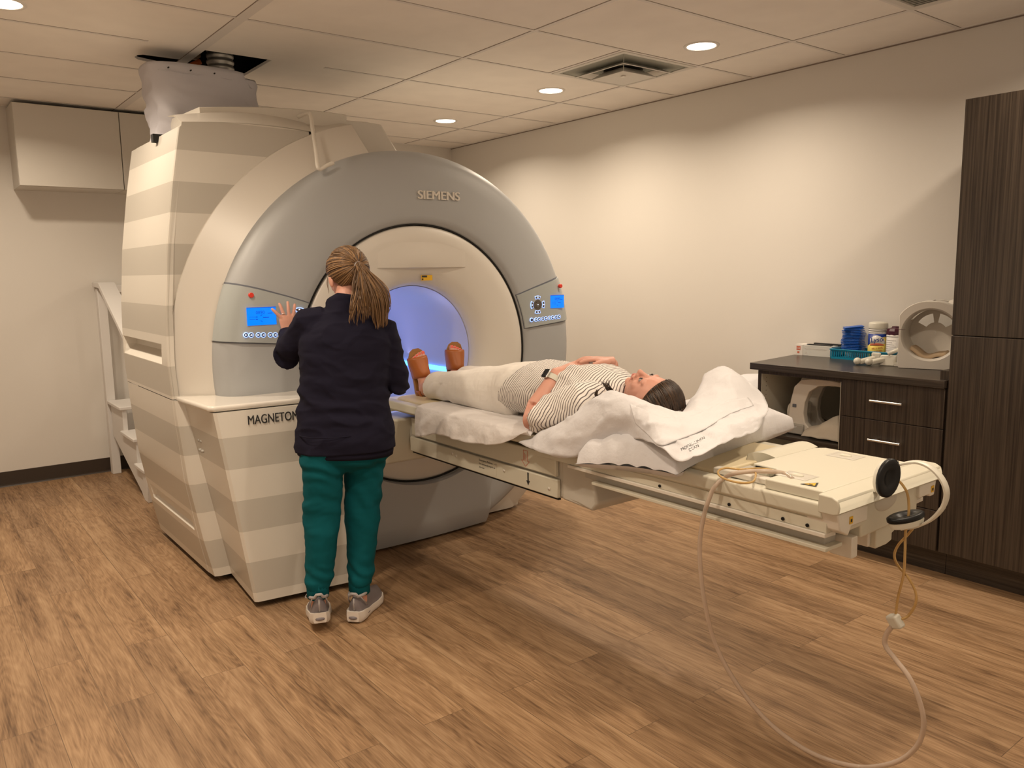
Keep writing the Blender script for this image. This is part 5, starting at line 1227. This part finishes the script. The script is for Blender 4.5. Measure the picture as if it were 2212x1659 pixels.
# trainers
def trainer(heel, toe_dir, pitch, nm, par):
    d = V((toe_dir[0], toe_dir[1], 0)).normalized(); s_ = V((-d.y, d.x, 0)); L_ = .262
    mt = Matrix(((d.x, s_.x, 0, heel[0]), (d.y, s_.y, 0, heel[1]), (0, 0, 1, 0), (0, 0, 0, 1)))
    def tr(x, y, z):
        # bend: sole flat under the ball, heel raised by pitch
        t = min(1, max(0, (x - .0) / .17)); lift = heel[2] * (1 - t) ** 1.3
        return mt @ V((x, y, z + lift))
    sec = [(0.0, .024, .0, .050), (.012, .033, 0, .075), (.04, .037, 0, .085), (.08, .036, 0, .080), (.12, .038, 0, .070), (.165, .046, 0, .058), (.205, .047, 0, .048), (.24, .036, .004, .038), (.258, .018, .008, .028)]
    up = MB(); rings = []
    for x, wd, z0, h in sec:
        rings.append([tr(x + (.010 * (1 - math.sin(a)) if x < .02 else 0) , wd * math.cos(a) * (1 - .25 * max(0, math.sin(a))), .030 + z0 + (h - .0) * max(0, math.sin(a)) * (.95) + (-.004 if math.sin(a) < 0 else 0)) for a in [2 * PI * k / 28 for k in range(28)]])
    up.loft(rings); root = up.build(nm, 'shoe', par, smooth=True)
    so = MB(); rings = []
    for x, wd, z0, h in [(-.012, .020, .010, 0)] + sec + [(.268, .010, .012, 0)]:
        w2 = wd + .006; b0 = z0 * .6; t0 = z0 * .4 + .030 + (.010 if x < .06 else 0) + .004
        rings.append([tr(x, w2 * y, z) for y, z in ((-.85, b0), (.85, b0), (.98, b0 + .006), (1.02, (b0 + t0) / 2), (.96, t0), (-.96, t0), (-1.02, (b0 + t0) / 2), (-.98, b0 + .006))])
    so.loft(rings).build('sole', 'sole', root, smooth=True, auto=50)
    # midsole groove round the heel
    gr = [tr(.075 - .088 * math.sin(R(a)), .0425 * math.cos(R(a)), .022) for a in range(0, 181, 12)]
    MB().tube(gr, [.0015 + .0055 * math.sin(PI * i / (len(gr) - 1)) for i in range(len(gr))], 8).build('sole_groove', 'shoe', root, smooth=True)
    col = [tr(.055 + .052 * math.cos(R(a)), .034 * math.sin(R(a)), .108 + .012 * max(0, math.cos(R(a))) + (.012 if abs(a - 180) < 30 else 0)) for a in range(0, 361, 15)]
    MB().tube(col, .0065, 8).build('collar', 'shoetrim', root, smooth=True)
    MB().tube([tr(.006, 0, .05), tr(.002, 0, .075), tr(.006, 0, .100)], .004, 8).build('heel_stripe', 'shoetrim', root, smooth=True)
    for q in (1, -1): MB().tube([tr(.012, q * .024, .112), tr(.03, q * .034, .085), tr(.055, q * .038, .060)], .0028, 6).build('side_stripe', 'shoetrim', root, smooth=True)
    for k in range(5): MB().tube([tr(.125 + k * .018, -.018, .090 - k * .009), tr(.135 + k * .018, 0, .097 - k * .009), tr(.125 + k * .018, .018, .090 - k * .009)], .0022, 6).build('lace', 'shoetrim', root, smooth=True)
    MB().tube(spl([tr(.12, .0, .098), tr(.125, .02, .112), tr(.14, .045, .108), tr(.13, .05, .095), tr(.12, .02, .096)], 6), .0020, 6).build('lace', 'shoetrim', root, smooth=True)
    return root
trainer((3.585, -3.072, .040), (-.90, .36), 0, 'shoe', per)
trainer((3.590, -2.925, .004), (-.66, .75), 0, 'shoe', per)
# hair: cap, combed strands to the tie, ponytail
tie = hdc - hf * .094 + hu * .022 - hl * .004
mb = MB()
def scalp(az, el, s_=1.0):    # az around up from forward, el from equator
    return hdc + (hf * (-.008 + .103 * math.cos(el) * math.cos(az)) + hl * (.083 * math.cos(el) * math.sin(az)) + hu * (.028 + .096 * math.sin(el))) * s_
cap = []
for i in range(19):
    row = []
    for k in range(48):
        az = 2 * PI * k / 48; front = math.cos(az); lo = -.95 + 1.62 * max(0, (front + .38) / 1.38) ** .8
        el = PI / 2 - (PI / 2 - lo) * i / 18; row.append(scalp(az, el, 1.0))
    cap.append(row)
mb.grid(cap, cu=True)
MBh = mb.build('hair', 'hairb', per, smooth=True)
mb = MB()
for k in range(420):
    az = random.uniform(-PI, PI); front = math.cos(az); lo = -.93 + 1.58 * max(0, (front + .38) / 1.38) ** .8
    el0 = lo + random.uniform(0, .06) if random.random() < .55 else random.uniform(lo, 1.2)
    a = scalp(az, el0, 1.0); pts = []
    for j in range(9):
        t = j / 8; q = a.lerp(tie, t); c0 = hdc - hf * .008 + hu * .028
        d = (q - c0); e = V((d.dot(hf) / .103, d.dot(hl) / .083, d.dot(hu) / .096)); ln = e.length
        q2 = c0 + d / max(ln, .3) * (1.0 + .012 + .02 * math.sin(PI * t)); q = q2.lerp(tie, max(0, t - .75) * 4 * .8)
        pts.append(q)
    strand(mb, pts, random.uniform(.0012, .0032), 5)
mb.build('combed_hair', 'hairb', MBh, smooth=True)
mb = MB()
tipc = P(825, 700, 'x', 3.60)
for k in range(420):
    r1, r2 = random.gauss(0, 1), random.gauss(0, 1)
    g_ = k % 10
    if g_ < 5: end = P(822 + r1 * 5, 690 + r2 * 9, 'x', 3.605 + .010 * r2)
    elif g_ < 7: end = P(832 + r1 * 4, 662 + r2 * 10, 'x', 3.60 + .010 * r2)
    elif g_ < 9: end = P(800 + r1 * 8, 668 + r2 * 12, 'x', 3.615 + .008 * r2)
    else: end = P(random.choice((757, 770, 784, 788)) + r1 * 3, 686 + r2 * 10, 'x', 3.618)
    st = tie + hl * random.uniform(-.012, .012) + hu * random.uniform(-.012, .012)
    m1 = tie + V((.030, .008 + .007 * r1, -.012 + .006 * r2)); m2 = (tie * .45 + end * .55) + V((.022 + .010 * r2, (.012 if g_ < 7 else .0) + .011 * r1, .010))
    strand(mb, spl([st, m1, m2, end + V((.004 * r1, .0, .022)), end], 5), random.uniform(.0012, .0030), 5)
mb.build('ponytail', 'hairb', MBh, smooth=True)
tn = (V((.9, .3, -.25))).normalized(); tu = tn.orthogonal().normalized(); tv = tn.cross(tu)
MB().tube([tie + tn * .012 + (tu * math.cos(a * PI / 9) + tv * math.sin(a * PI / 9)) * .0155 for a in range(19)], .0042, 8).build('hair_tie', 'shoetrim', MBh, smooth=True)
mb = MB()
for k in range(7):
    a = scalp(R(62 + k * 3), -.10 - k * .03, 1.0); strand(mb, spl([a, a + hf * .01 - hu * .03 + hl * .004, a + hf * .004 - hu * .065 + hl * (.002 * k)], 4), .0005, 4)
mb.build('loose_strands', 'hairb', MBh, smooth=True)

# ---------------------------------------------------------------- patient lying on the table
pa = thing('person', 'person lying face up on the table in striped shirt and white trousers, hands on belly', 'person', (4.0, -2.17, .834))
UP = (0, 0, 1)
pc = V((4.528, -2.165, .966)); pf, pl_, pu = frame((-.10, -.16, 1), (1, 0, .12))
pshN, pelN, pwrN = V((4.345, -2.335, .955)), V((4.158, -2.425, .880)), P(1203, 806, 'y', -2.29)
pshF, pelF, pwrF = V((4.345, -2.005, .955)), V((4.12, -1.935, .90)), V((4.235, -2.075, 1.070))
pkN, pkF = V((3.47, -2.275, .915)), V((3.46, -2.09, .915))
paN, paF = V((3.165, -2.285, .893)), V((3.125, -2.07, .905))
phN, phF = V((3.83, -2.25, .93)), V((3.83, -2.09, .93))
mb = MB()
head_shape(mb, pc, pf, pl_, pu, 1.0)
mb.limb([((4.36, -2.168, .945), .060, .075), ((4.42, -2.168, .945), .050, .052), (pc - pf * .02 - pu * .03, .048, .050)], 20, up=UP)
mb.limb([((3.80, -2.17, .93), .085, .15), ((4.0, -2.17, .935), .090, .14), ((4.2, -2.17, .945), .090, .15), ((4.33, -2.17, .95), .070, .13)], 28, up=UP)
for a, b, c_ in ((pshN, pelN, pwrN), (pshF, pelF, pwrF)):
    mb.limb([(a, .045, .045), ((a + b) / 2, .046, .046), (b, .044, .046), (b * .75 + c_ * .25, .043, .043), (b * .4 + c_ * .6, .034, .034), (c_, .024, .029)], 20, up=UP)
for h_, k_, a in ((phN, pkN, paN), (phF, pkF, paF)):
    mb.limb([(h_, .075, .075), (k_, .05, .05), (a + V((.04, 0, .0)), .034, .034), (a, .031, .033)], 18, up=UP)
h1 = hand_shape(mb, pwrN + V((0, 0, .004)), V((4.205, -2.165, 1.080)) - pwrN, (.15, -.25, 1), -1, curl=(.25, .25, .3, .35), thumb=.5, s=.92)
h2 = hand_shape(mb, pwrF + V((0, 0, .010)), V((4.150, -2.240, 1.093)) - pwrF, (.1, .1, 1), 1, curl=(.22, .25, .3, .35), thumb=.5, s=.92)
# feet (toes up) with separate toes
def foot(ank, toe_dir, dors, mbx, s=1.0, side=1):
    d = V(toe_dir).normalized(); n_ = V(dors); n_ = (n_ - d * n_.dot(d)).normalized(); t = d.cross(n_) * side
    o = ank - n_ * .030 - d * .035
    p = lambda a, b, c_: o + (d * a + t * b + n_ * c_) * s
    mbx.limb([(ank + n_ * .03, .030, .032), (p(.02, 0, .02), .036, .032), (p(-.0, 0, .004), .026, .028)], 18, up=n_)
    mbx.limb([(p(.01, 0, .008), .028, .029), (p(.06, 0, .024), .031, .030), (p(.11, .002, .016), .022, .036), (p(.150, .002, .008), .014, .042), (p(.172, .002, .004), .010, .040)], 20, up=n_)
    toes = []
    for i, (b, ln, r) in enumerate(((.026, .046, .0125), (.007, .044, .0095), (-.008, .038, .0088), (-.021, .031, .0082), (-.033, .024, .0078))):
        a0 = p(.160, b, .005); a1 = p(.160 + ln * .6, b * 1.03, .008); a2 = p(.160 + ln, b * 1.03, .003)
        mbx.limb([(a0, r, r), (a1, r * .95, r), (a2, r * .75, r * .85)], 12, up=n_); toes.append((a1 + (a2 - a1) * .75 + n_ * r * .82, d, t, n_, r))
    return p, d, t, n_, toes
fN = foot(paN, (-.10, -.12, 1), (1, -.12, .12), mb, .95, 1)
fF = foot(paF, (-.03, .06, 1), (1, -.20, .05), mb, .95, -1)
pbody = remeshed(mb, 'body', 'skin', pa, .0034, 2)
for F_ in (fN, fF):
    p, d, t, n_, toes = F_
    for q, d_, t_, nn, r in toes: MB().ell(q, (r * .72, r * .85, .0018), (t_, d_, nn), 10).build('toenail', 'nail', pbody, smooth=True)
# face details
for q in (1, -1):
    e = pc + pf * .0825 + pl_ * q * .029 + pu * .004
    ey = MB().ell(e, (.009, .0125, .0068), (pf, pl_, pu), 14).build('eye', 'eye', pbody, smooth=True)
    MB().ell(e + pf * .0072, (.0025, .0075, .0062), (pf, pl_, pu), 12).build('iris', 'iris', ey, smooth=True)
    mb = MB(); mb.tube([e + pf * (.0055 - abs(k) * .0022) + pl_ * k * .0038 + pu * (.0055 - abs(k) * .0012) for k in range(-3, 4)], .0013, 6).build('eyelashes', 'iris', pbody, smooth=True)
    mb = MB(); mb.tube([pc + pf * (.0835 - abs(k - .5) * .0030) + pl_ * (q * .028 + k * .0060 * q) + pu * (.026 - abs(k) * .0012) for k in (-2, -1, 0, 1, 2, 3)], [.0012, .0022, .0024, .0022, .0018, .001], 6).build('eyebrow', 'haird', pbody, smooth=True)
mb = MB(); rows = []
for i in range(13):
    b = -.022 + .044 * i / 12; k = 1 - (b / .0235) ** 2
    rows.append([pc + pf * (.0955 + .006 * k - .012 * (b / .022) ** 2) + pl_ * b + pu * (-.053 + .0035 * j * k - .0001) for j in (-2.4, -1.4, -.3, 0, .4, 1.4, 2.2)])
for r_ in rows:
    for j, v in enumerate(r_):
        v += pf * (-.004, .0005, 0, -.003, 0, .0005, -.004)[j]
mb.grid(rows).build('lips', 'lips', pbody, smooth=True)
# shirt
mb = MB()
mb.limb([((3.62, -2.172, .945), .100, .178), ((3.74, -2.172, .948), .112, .186), ((3.86, -2.172, .950), .116, .188), ((3.98, -2.172, .950), .118, .184), ((4.10, -2.172, .952), .115, .178), ((4.20, -2.172, .955), .118, .175), ((4.28, -2.172, .958), .115, .172), ((4.35, -2.172, .955), .095, .15), ((4.40, -2.17, .952), .070, .085)], 44, up=UP)
for q in (1, -1): mb.ell((4.215, -2.172 + q * .072, 1.015), (.075, .068, .058), n=16)
mb.limb([(pshN + V((.0, .05, .0)), .075, .075), (pshN, .074, .074), (pshN * .6 + pelN * .4, .070, .068), (pshN * .30 + pelN * .70, .066, .072), (pshN * .12 + pelN * .88, .066, .074)], 26, up=UP)
mb.limb([(pshF + V((.0, -.05, .0)), .075, .075), (pshF, .074, .074), (pshF * .6 + pelF * .4, .068, .066), (pshF * .2 + pelF * .8, .062, .066)], 26, up=UP)
for v in mb.v: v.z = max(v.z, .838)
def shirt_wr(p):
    w_ = .005 * fbm((p.x * 1.0, p.y, p.z), 10) + .004 * abs(fbm((p.x * 1.6, p.y * 1.2, p.z), 21))
    w_ += .005 * math.sin((p.x * .7 + p.z) * 62 + fbm(p, 6) * 8) * max(0, 1 - abs(p.x - 4.19) / .16) * (p.y < -2.25)
    return w_
sh = remeshed(mb, 'shirt', 'shirt', pa, .0048, 3, shirt_wr)
bm = bmesh.new(); bm.from_mesh(sh.data)
el_ax = (pwrN - pelN).normalized()
def cut_v(v):
    c_ = v.co
    if c_.x < 3.845 + .62 * max(0, c_.z - .90) + 1.0 * max(0, .875 - c_.z) + .012 * fbm(c_, 8): return True
    d = c_ - (pelN + V((.012, 0, 0)))
    return d.length < .095 and (d.x < .030 + .35 * d.z)
bmesh.ops.delete(bm, geom=[v for v in bm.verts if cut_v(v)], context='VERTS'); bm.to_mesh(sh.data); bm.free()
md = sh.modifiers.new('solid', 'SOLIDIFY'); md.thickness = .003; md.offset = 1
# trousers, wide cropped leg
mb = MB()
mb.limb([((3.72, -2.172, .935), .098, .170), ((3.84, -2.172, .945), .106, .176), ((3.96, -2.172, .948), .108, .174), ((4.02, -2.17, .945), .10, .165)], 36, up=UP)
for h_, k_, a, q in ((phN, pkN, paN, -1), (phF, pkF, paF, 1)):
    mb.limb([(h_ + V((.02, 0, 0)), .112, .098), ((h_ * .6 + k_ * .4), .100, .092), (k_ + V((.03, 0, -.002)), .078, .080), (k_ * .75 + a * .25, .070, .074), (k_ * .3 + a * .7, .062, .070), (a + V((.038, 0, -.002)), .062, .068), (a + V((.012, 0, -.002)), .060, .066)], 30, up=UP)
for v in mb.v: v.z = max(v.z, .837)
def trw(p): return .0045 * fbm((p.x, p.y, p.z), 10) + .0045 * math.sin((p.x * 1.0 - p.z * .8) * 75 + fbm(p, 5) * 7) * max(0, 1 - abs(p.x - 3.40) / .12) * (p.z < .93) + .003 * abs(fbm((p.x * 2, p.y, p.z), 20))
tr_ = remeshed(mb, 'trousers', 'trouser', pa, .005, 3, trw)
bm = bmesh.new(); bm.from_mesh(tr_.data)
bmesh.ops.delete(bm, geom=[v for v in bm.verts if v.co.x < (paN.x + .085 + .12 * (v.co.z - .9) if v.co.y < -2.18 else paF.x + .085)], context='VERTS'); bm.to_mesh(tr_.data); bm.free()
md = tr_.modifiers.new('solid', 'SOLIDIFY'); md.thickness = .004; md.offset = 1
seam = [P(1013, 842, 'y', -2.36), P(1040, 836, 'y', -2.365), P(1080, 835, 'y', -2.37)]
# sandals
def sandal(F_, nm):
    p, d, t, n_, toes = F_
    secs = [(-.035, .018, .0, .016), (-.028, .030, 0, .022), (.0, .034, 0, .030), (.05, .033, 0, .026), (.10, .038, 0, .020), (.15, .045, 0, .016), (.19, .044, .0, .014), (.215, .034, .002, .012), (.228, .016, .004, .010)]
    rows = []
    for x, wd, zc_, th in secs:
        top = -.020 if x > .02 else -.026 - .0
        top = -.026 + .020 * min(1, max(0, (x + .03) / .2))
        top = -.022 + .012 * max(0, (x - .05) / .17)
        b = top - th
        rows.append([p(x, wd * y, z) for y, z in ((-.9, b), (.9, b), (1.0, b + .004), (1.03, top - .003), (.97, top), (-.97, top), (-1.03, top - .003), (-1.0, b + .004))])
    so = MB().loft(rows).build(nm, 'tansole', pa, smooth=True, auto=50)
    rows = []     # broad upper band over the instep
    for x, w1, h1_ in ((.078, .037, .034), (.086, .038, .052), (.095, .039, .056), (.112, .040, .050), (.135, .044, .040), (.155, .047, .033), (.175, .048, .028), (.186, .046, .025)):
        rows.append([p(x - (.020 if abs(a - 90) > 60 else 0) * (x < .06) + .0, (w1 + .004) * math.cos(R(a)), -.026 + (h1_ + .034) * math.sin(R(a)) ** .7 if 0 < a < 180 else -.024) for a in range(0, 181, 12)])
    MB().grid(rows).build('upper_band', 'tan', so, smooth=True, solid=.0035)
    rows = []     # heel quarter
    for i in range(13):
        a = R(90 + i * 15); c0 = p(.010, 0, 0)
        rows.append([p(.012 - .043 * math.sin(a - PI / 2) , .034 * math.cos(a - PI / 2), z) for z in (-.024, -.012, .0, .006 + .016 * abs(math.cos(a - PI / 2)))])
    MB().grid(rows).build('heel_strap', 'tan', so, smooth=True, solid=.003)
    return so
sandal(fN, 'sandal'); sandal(fF, 'sandal')
# watch on the near wrist
wd_ = (pwrN - pelN).normalized(); wc = pelN.lerp(pwrN, .86); wu = V((-.15, -.80, .60)); wu = (wu - wd_ * wu.dot(wd_)).normalized(); ws = wd_.cross(wu)
rows = []
for k in range(37):
    a = 2 * PI * k / 36; rows.append([wc + wd_ * x + (wu * math.cos(a) * .0325 + ws * math.sin(a) * .0335) * f_ for x, f_ in ((-.011, 1), (-.011, 1.06), (.011, 1.06), (.011, 1))])
wt = MB().grid(rows).build('watch_strap', 'watchband', pa, smooth=True, auto=50)
def wbox(a, b, c_, h, m, nm, par, bv): 
    o = wc + wu * h
    return MB().hexa([o + wd_ * x * a + ws * y * b + wu * z * c_ for x, y, z in ((-1, -1, -1), (1, -1, -1), (1, 1, -1), (-1, 1, -1), (-1, -1, 1), (1, -1, 1), (1, 1, 1), (-1, 1, 1))]).build(nm, m, par, bevel=bv, seg=4)
wbox(.0195, .0165, .005, .039, 'silver', 'watch_case', wt, .005); wbox(.0182, .0152, .0025, .0445, 'blackp', 'watch_face', wt, .003)
# hair: swept back over the pillow
def psc(az, el, s_=1.0): return pc + (pf * (-.010 + .101 * math.cos(el) * math.cos(az)) + pl_ * (.083 * math.cos(el) * math.sin(az)) + pu * (.030 + .100 * math.sin(el))) * s_
mb = MB(); cap = []
for i in range(19):
    row = []
    for k in range(48):
        az = 2 * PI * k / 48; front = math.cos(az); lo = -.75 + 1.34 * max(0, (front + .35) / 1.35) ** .7
        el = PI / 2 - (PI / 2 - lo) * i / 18; row.append(psc(az, el))
    cap.append(row)
mb.grid(cap, cu=True); mb.ell(pc - pf * .055 + pu * .075, (.050, .085, .072), (pf, pl_, pu), 16)
ph_ = mb.build('hair', 'haird', pa, smooth=True)
mb = MB()
for k in range(460):
    az = random.uniform(-2.4, 2.4); front = math.cos(az); lo = -.70 + 1.30 * max(0, (front + .35) / 1.35) ** .7
    a = psc(az, lo + random.uniform(0, .10)); c0 = pc - pf * .010 + pu * .030
    end = pc - pf * (.075 + random.uniform(-.01, .025)) + pl_ * (math.sin(az) * .075 + random.gauss(0, .012)) + pu * (.125 + random.gauss(0, .016))
    pts = []
    for j in range(9):
        t = j / 8; q = a.lerp(end, t); d = q - c0; e = V((d.dot(pf) / .101, d.dot(pl_) / .083, d.dot(pu) / .100)); ln = max(e.length, .3)
        q2 = c0 + d / ln * (1.015 + .07 * math.sin(PI * t) + random.uniform(0, .006)); pts.append(q2.lerp(end, max(0, t - .6) * 2.5))
    strand(mb, pts, random.uniform(.0014, .0034), 5)
mb.build('swept_strands', 'haird', ph_, smooth=True)
mb = MB()
for k in range(26):
    b = P(1318 + random.uniform(-6, 8), 846 + random.uniform(-4, 2), 'y', -2.30); e = P(1306 + random.uniform(-10, 12), 826 + random.uniform(-6, 6), 'y', -2.31)
    strand(mb, spl([pc - pf * .05 - pu * .02 + pl_ * .07, b, e], 5), random.uniform(.0010, .0020), 4)
for k in range(14):
    b = P(1290 + random.uniform(-4, 4), 856, 'y', -2.33); e = P(1290 + random.uniform(-3, 6), 841 + random.uniform(-3, 4), 'y', -2.335)
    strand(mb, spl([b + V((.06, .03, -.02)), b, e], 5), random.uniform(.0010, .0018), 4)
mb.build('shoulder_strands', 'haird', ph_, smooth=True)

# ---------------------------------------------------------------- pillow and cloths on the table
PC = [P(1240, 1003, 'y', -2.50), P(1462, 1026, 'y', -2.495), P(1722, 922, 'y', -1.70), V((4.36, -1.74, .85))]
def big_pillow():
    n = 48; up, dn = [], []; A, B, Cc, D = PC
    for i in range(n + 1):
        ru, rd = [], []
        for j in range(n + 1):
            u_, v_ = i / n, j / n; bu, bv = 4 * u_ * (1 - u_), 4 * v_ * (1 - v_); e = (bu * bv) ** .23
            vv_ = v_ + .045 * bu * (1 - bv) * (1 if v_ < .5 else -1); uu_ = u_ + .05 * bv * (1 - bu) * (1 if u_ < .5 else -1)
            p = (A * (1 - uu_) + B * uu_) * (1 - vv_) + (D * (1 - uu_) + Cc * uu_) * vv_
            crease = .016 * abs(math.sin(uu_ * 17 + vv_ * 9 + fbm(p, 4) * 3)) * max(0, 1 - vv_ * 3.2) * min(1, vv_ * 14) + .008 * math.sin((uu_ + vv_) * 16 + fbm(p, 3) * 6) * e * .5
            dip = .045 * math.exp(-((p.x - 4.57) ** 2 / .010 + (p.y + 2.16) ** 2 / .018))
            zt_ = p.z + .120 * e + crease + .008 * fbm(p, 11) * min(1, e * 2) - dip
            zb = max(p.z - .035 * e, .830 if -2.44 < p.y < -1.9 else -1)
            ru.append(V((p.x, p.y - (.012 * e if v_ < .2 else 0), zt_))); rd.append(V((p.x, p.y, min(zb, zt_ - .004 * (e > 0)))))
        up.append(ru); dn.append(rd)
    mb = MB().grid(up); mb.grid(dn, flip=True); return mb.build('bed_pillow', 'linen', smooth=True)
tag(big_pillow(), 'large white pillow with creased near edge lying under the head at the table end', 'pillow')
Y = lambda u, v, y: P(u, v, 'y', y)
rows = [
 [Y(1122, 958, -2.455), Y(1178, 981, -2.49), Y(1240, 992, -2.458), Y(1350, 950, -2.41), Y(1425, 966, -2.535), Y(1474, 998, -2.525), Y(1560, 962, -2.38), Y(1640, 932, -2.12)],
 [Y(1190, 926, -2.43), Y(1228, 915, -2.455), Y(1292, 895, -2.45), Y(1366, 897, -2.44), Y(1430, 922, -2.46), Y(1492, 945, -2.42), Y(1570, 922, -2.28), Y(1652, 902, -2.04)],
 [Y(1235, 905, -2.39), Y(1262, 882, -2.40), Y(1313, 846, -2.39), Y(1375, 862, -2.38), Y(1430, 882, -2.36), Y(1500, 902, -2.31), Y(1582, 896, -2.16), Y(1660, 884, -1.95)],
 [Y(1262, 895, -2.36), Y(1288, 880, -2.36), Y(1330, 866, -2.33), Y(1388, 888, -2.30), Y(1442, 902, -2.28), Y(1506, 880, -2.20), Y(1588, 858, -2.06), Y(1655, 868, -1.88)],
 [V((4.40, -2.29, .90)), V((4.44, -2.28, .895)), V((4.48, -2.26, .885)), V((4.56, -2.22, .875)), V((4.66, -2.19, .90)), Y(1512, 850, -2.09), Y(1585, 815, -1.97), Y(1645, 850, -1.82)],
 [V((4.42, -2.16, .88)), V((4.46, -2.14, .87)), V((4.50, -2.12, .86)), V((4.58, -2.08, .87)), V((4.66, -2.03, .93)), Y(1520, 818, -1.97), Y(1563, 794, -1.88), Y(1622, 832, -1.78)],
 [V((4.42, -1.98, .90)), V((4.46, -1.96, .90)), V((4.50, -1.94, .90)), V((4.56, -1.90, .92)), V((4.62, -1.87, .95)), Y(1520, 838, -1.86), Y(1575, 822, -1.80), Y(1612, 850, -1.74)]]
rows = net(rows, 12, 12)
def fold(p):
    a = fbm((p.x * 1.1, p.y, p.z), 6); r1 = 1 - abs(fbm((p.x + 7, p.y * 1.2, p.z * 1.4), 8)) * 2.2; r2 = 1 - abs(fbm((p.x * 1.3 + 2, p.y, p.z + 5), 17)) * 2.2
    return .006 * a + .011 * max(0, r1) ** 3 + .0045 * max(0, r2) ** 3
rows = [[p + V((.2, -.7, .7)).normalized() * fold(p) for p in r] for r in rows]
sheet = tag(MB().grid(rows).build('draped_sheet', 'linen', smooth=True, solid=.003), 'white sheet draped over the pillow in peaks around the lying head', 'sheet')
from mathutils.bvhtree import BVHTree
bm_ = bmesh.new(); bm_.from_mesh(sheet.data); STREE = BVHTree.FromBMesh(bm_); bm_.free()
def on_sheet(u, w_, off):
    d = (P(u, w_, 'y', -2.0) - CAM).normalized(); h = STREE.ray_cast(CAM, d)
    return (h[0] - d * off) if h[0] else None
# folded-back upper layer of the sheet, lying on it
lay = net([[V((u, v, 0)) for u, v in r] for r in ([(1373, 915), (1398, 938), (1425, 962), (1465, 950), (1520, 928), (1575, 895), (1628, 876)], [(1366, 893), (1392, 908), (1425, 930), (1470, 925), (1520, 906), (1570, 880), (1622, 866)], [(1360, 872), (1390, 884), (1425, 898), (1475, 902), (1520, 888), (1565, 868), (1615, 858)])], 10, 8)
rr2 = []; ok_ = True
for i_, r in enumerate(lay):
    q = []
    for p_ in r:
        h_ = on_sheet(p_.x, p_.y, .0075 * (1 - i_ / (len(lay) - 1)) ** .5 + .0005); q.append(h_ or (q[-1] if q else P(p_.x, p_.y, 'y', -2.45)))
    rr2.append(q)
MB().grid(rr2).build('folded_layer', 'linen', sheet, smooth=True, solid=.002)
# print on the sheet
def print_on(s_, px, py, ang, size, nm):
    cu = bpy.data.curves.new(nm, 'FONT'); cu.body = s_; cu.size = 1; t_ = bpy.data.objects.new('tmp', cu); C.objects.link(t_)
    me0 = bpy.data.meshes.new_from_object(t_.evaluated_get(bpy.context.evaluated_depsgraph_get())); bpy.data.objects.remove(t_)
    vs = []
    for v in me0.vertices:
        x = v.co.x * size; y = v.co.y * size; u = px + x * math.cos(ang) + y * math.sin(ang) * .9; w_ = py + x * math.sin(ang) - y * math.cos(ang)
        vs.append(on_sheet(u, w_, .0035) or P(u, w_, 'y', -2.5))
    MB().add(vs, [tuple(p.vertices) for p in me0.polygons]).build(nm, 'blackt', sheet, recalc=False)
print_on('MODEL-LINEN', 1472, 974, R(-27), 9.0, 'laundry_print'); print_on('DEAN', 1489, 975, R(-27), 9.0, 'laundry_print')
# thin paper drape over the near edge of the table
cols = [(3.22, 897, 945), (3.30, 918, 942), (3.40, 945, 938), (3.52, 985, 950), (3.66, 1020, 957), (3.82, 1062, 961), (3.98, 1100, 953), (4.12, 1140, 928)]
R0 = []
for x, u, v in cols:
    hem = P(u, v, 'y', -2.470)
    R0.append([hem, hem.lerp(V((hem.x, -2.462, .826)), .5) + V((0, -.004, 0)), V((hem.x, -2.458, .822)), V((hem.x, -2.442, .834)), V((hem.x + .0, -2.40, .8385)), V((hem.x, -2.30, .8385)), V((hem.x, -2.17, .8385)), V((hem.x, -1.98, .8385))])
rows = net(R0, 7, 10)
rows = [[p + V((0, -1, .0)) * (.010 * max(0, math.sin(p.x * 42 + fbm(p, 6) * 6)) * min(1, max(0, (.825 - p.z) / .08)) + .004 * fbm(p, 20) * (p.z < .82)) + V((0, 0, .0035 * abs(fbm(p, 18)))) for p in r] for r in rows]
tag(MB().grid(rows).build('paper_drape', 'paper', smooth=True, solid=.0015), 'thin white paper drape crumpled over the near edge of the table under the legs', 'drape')
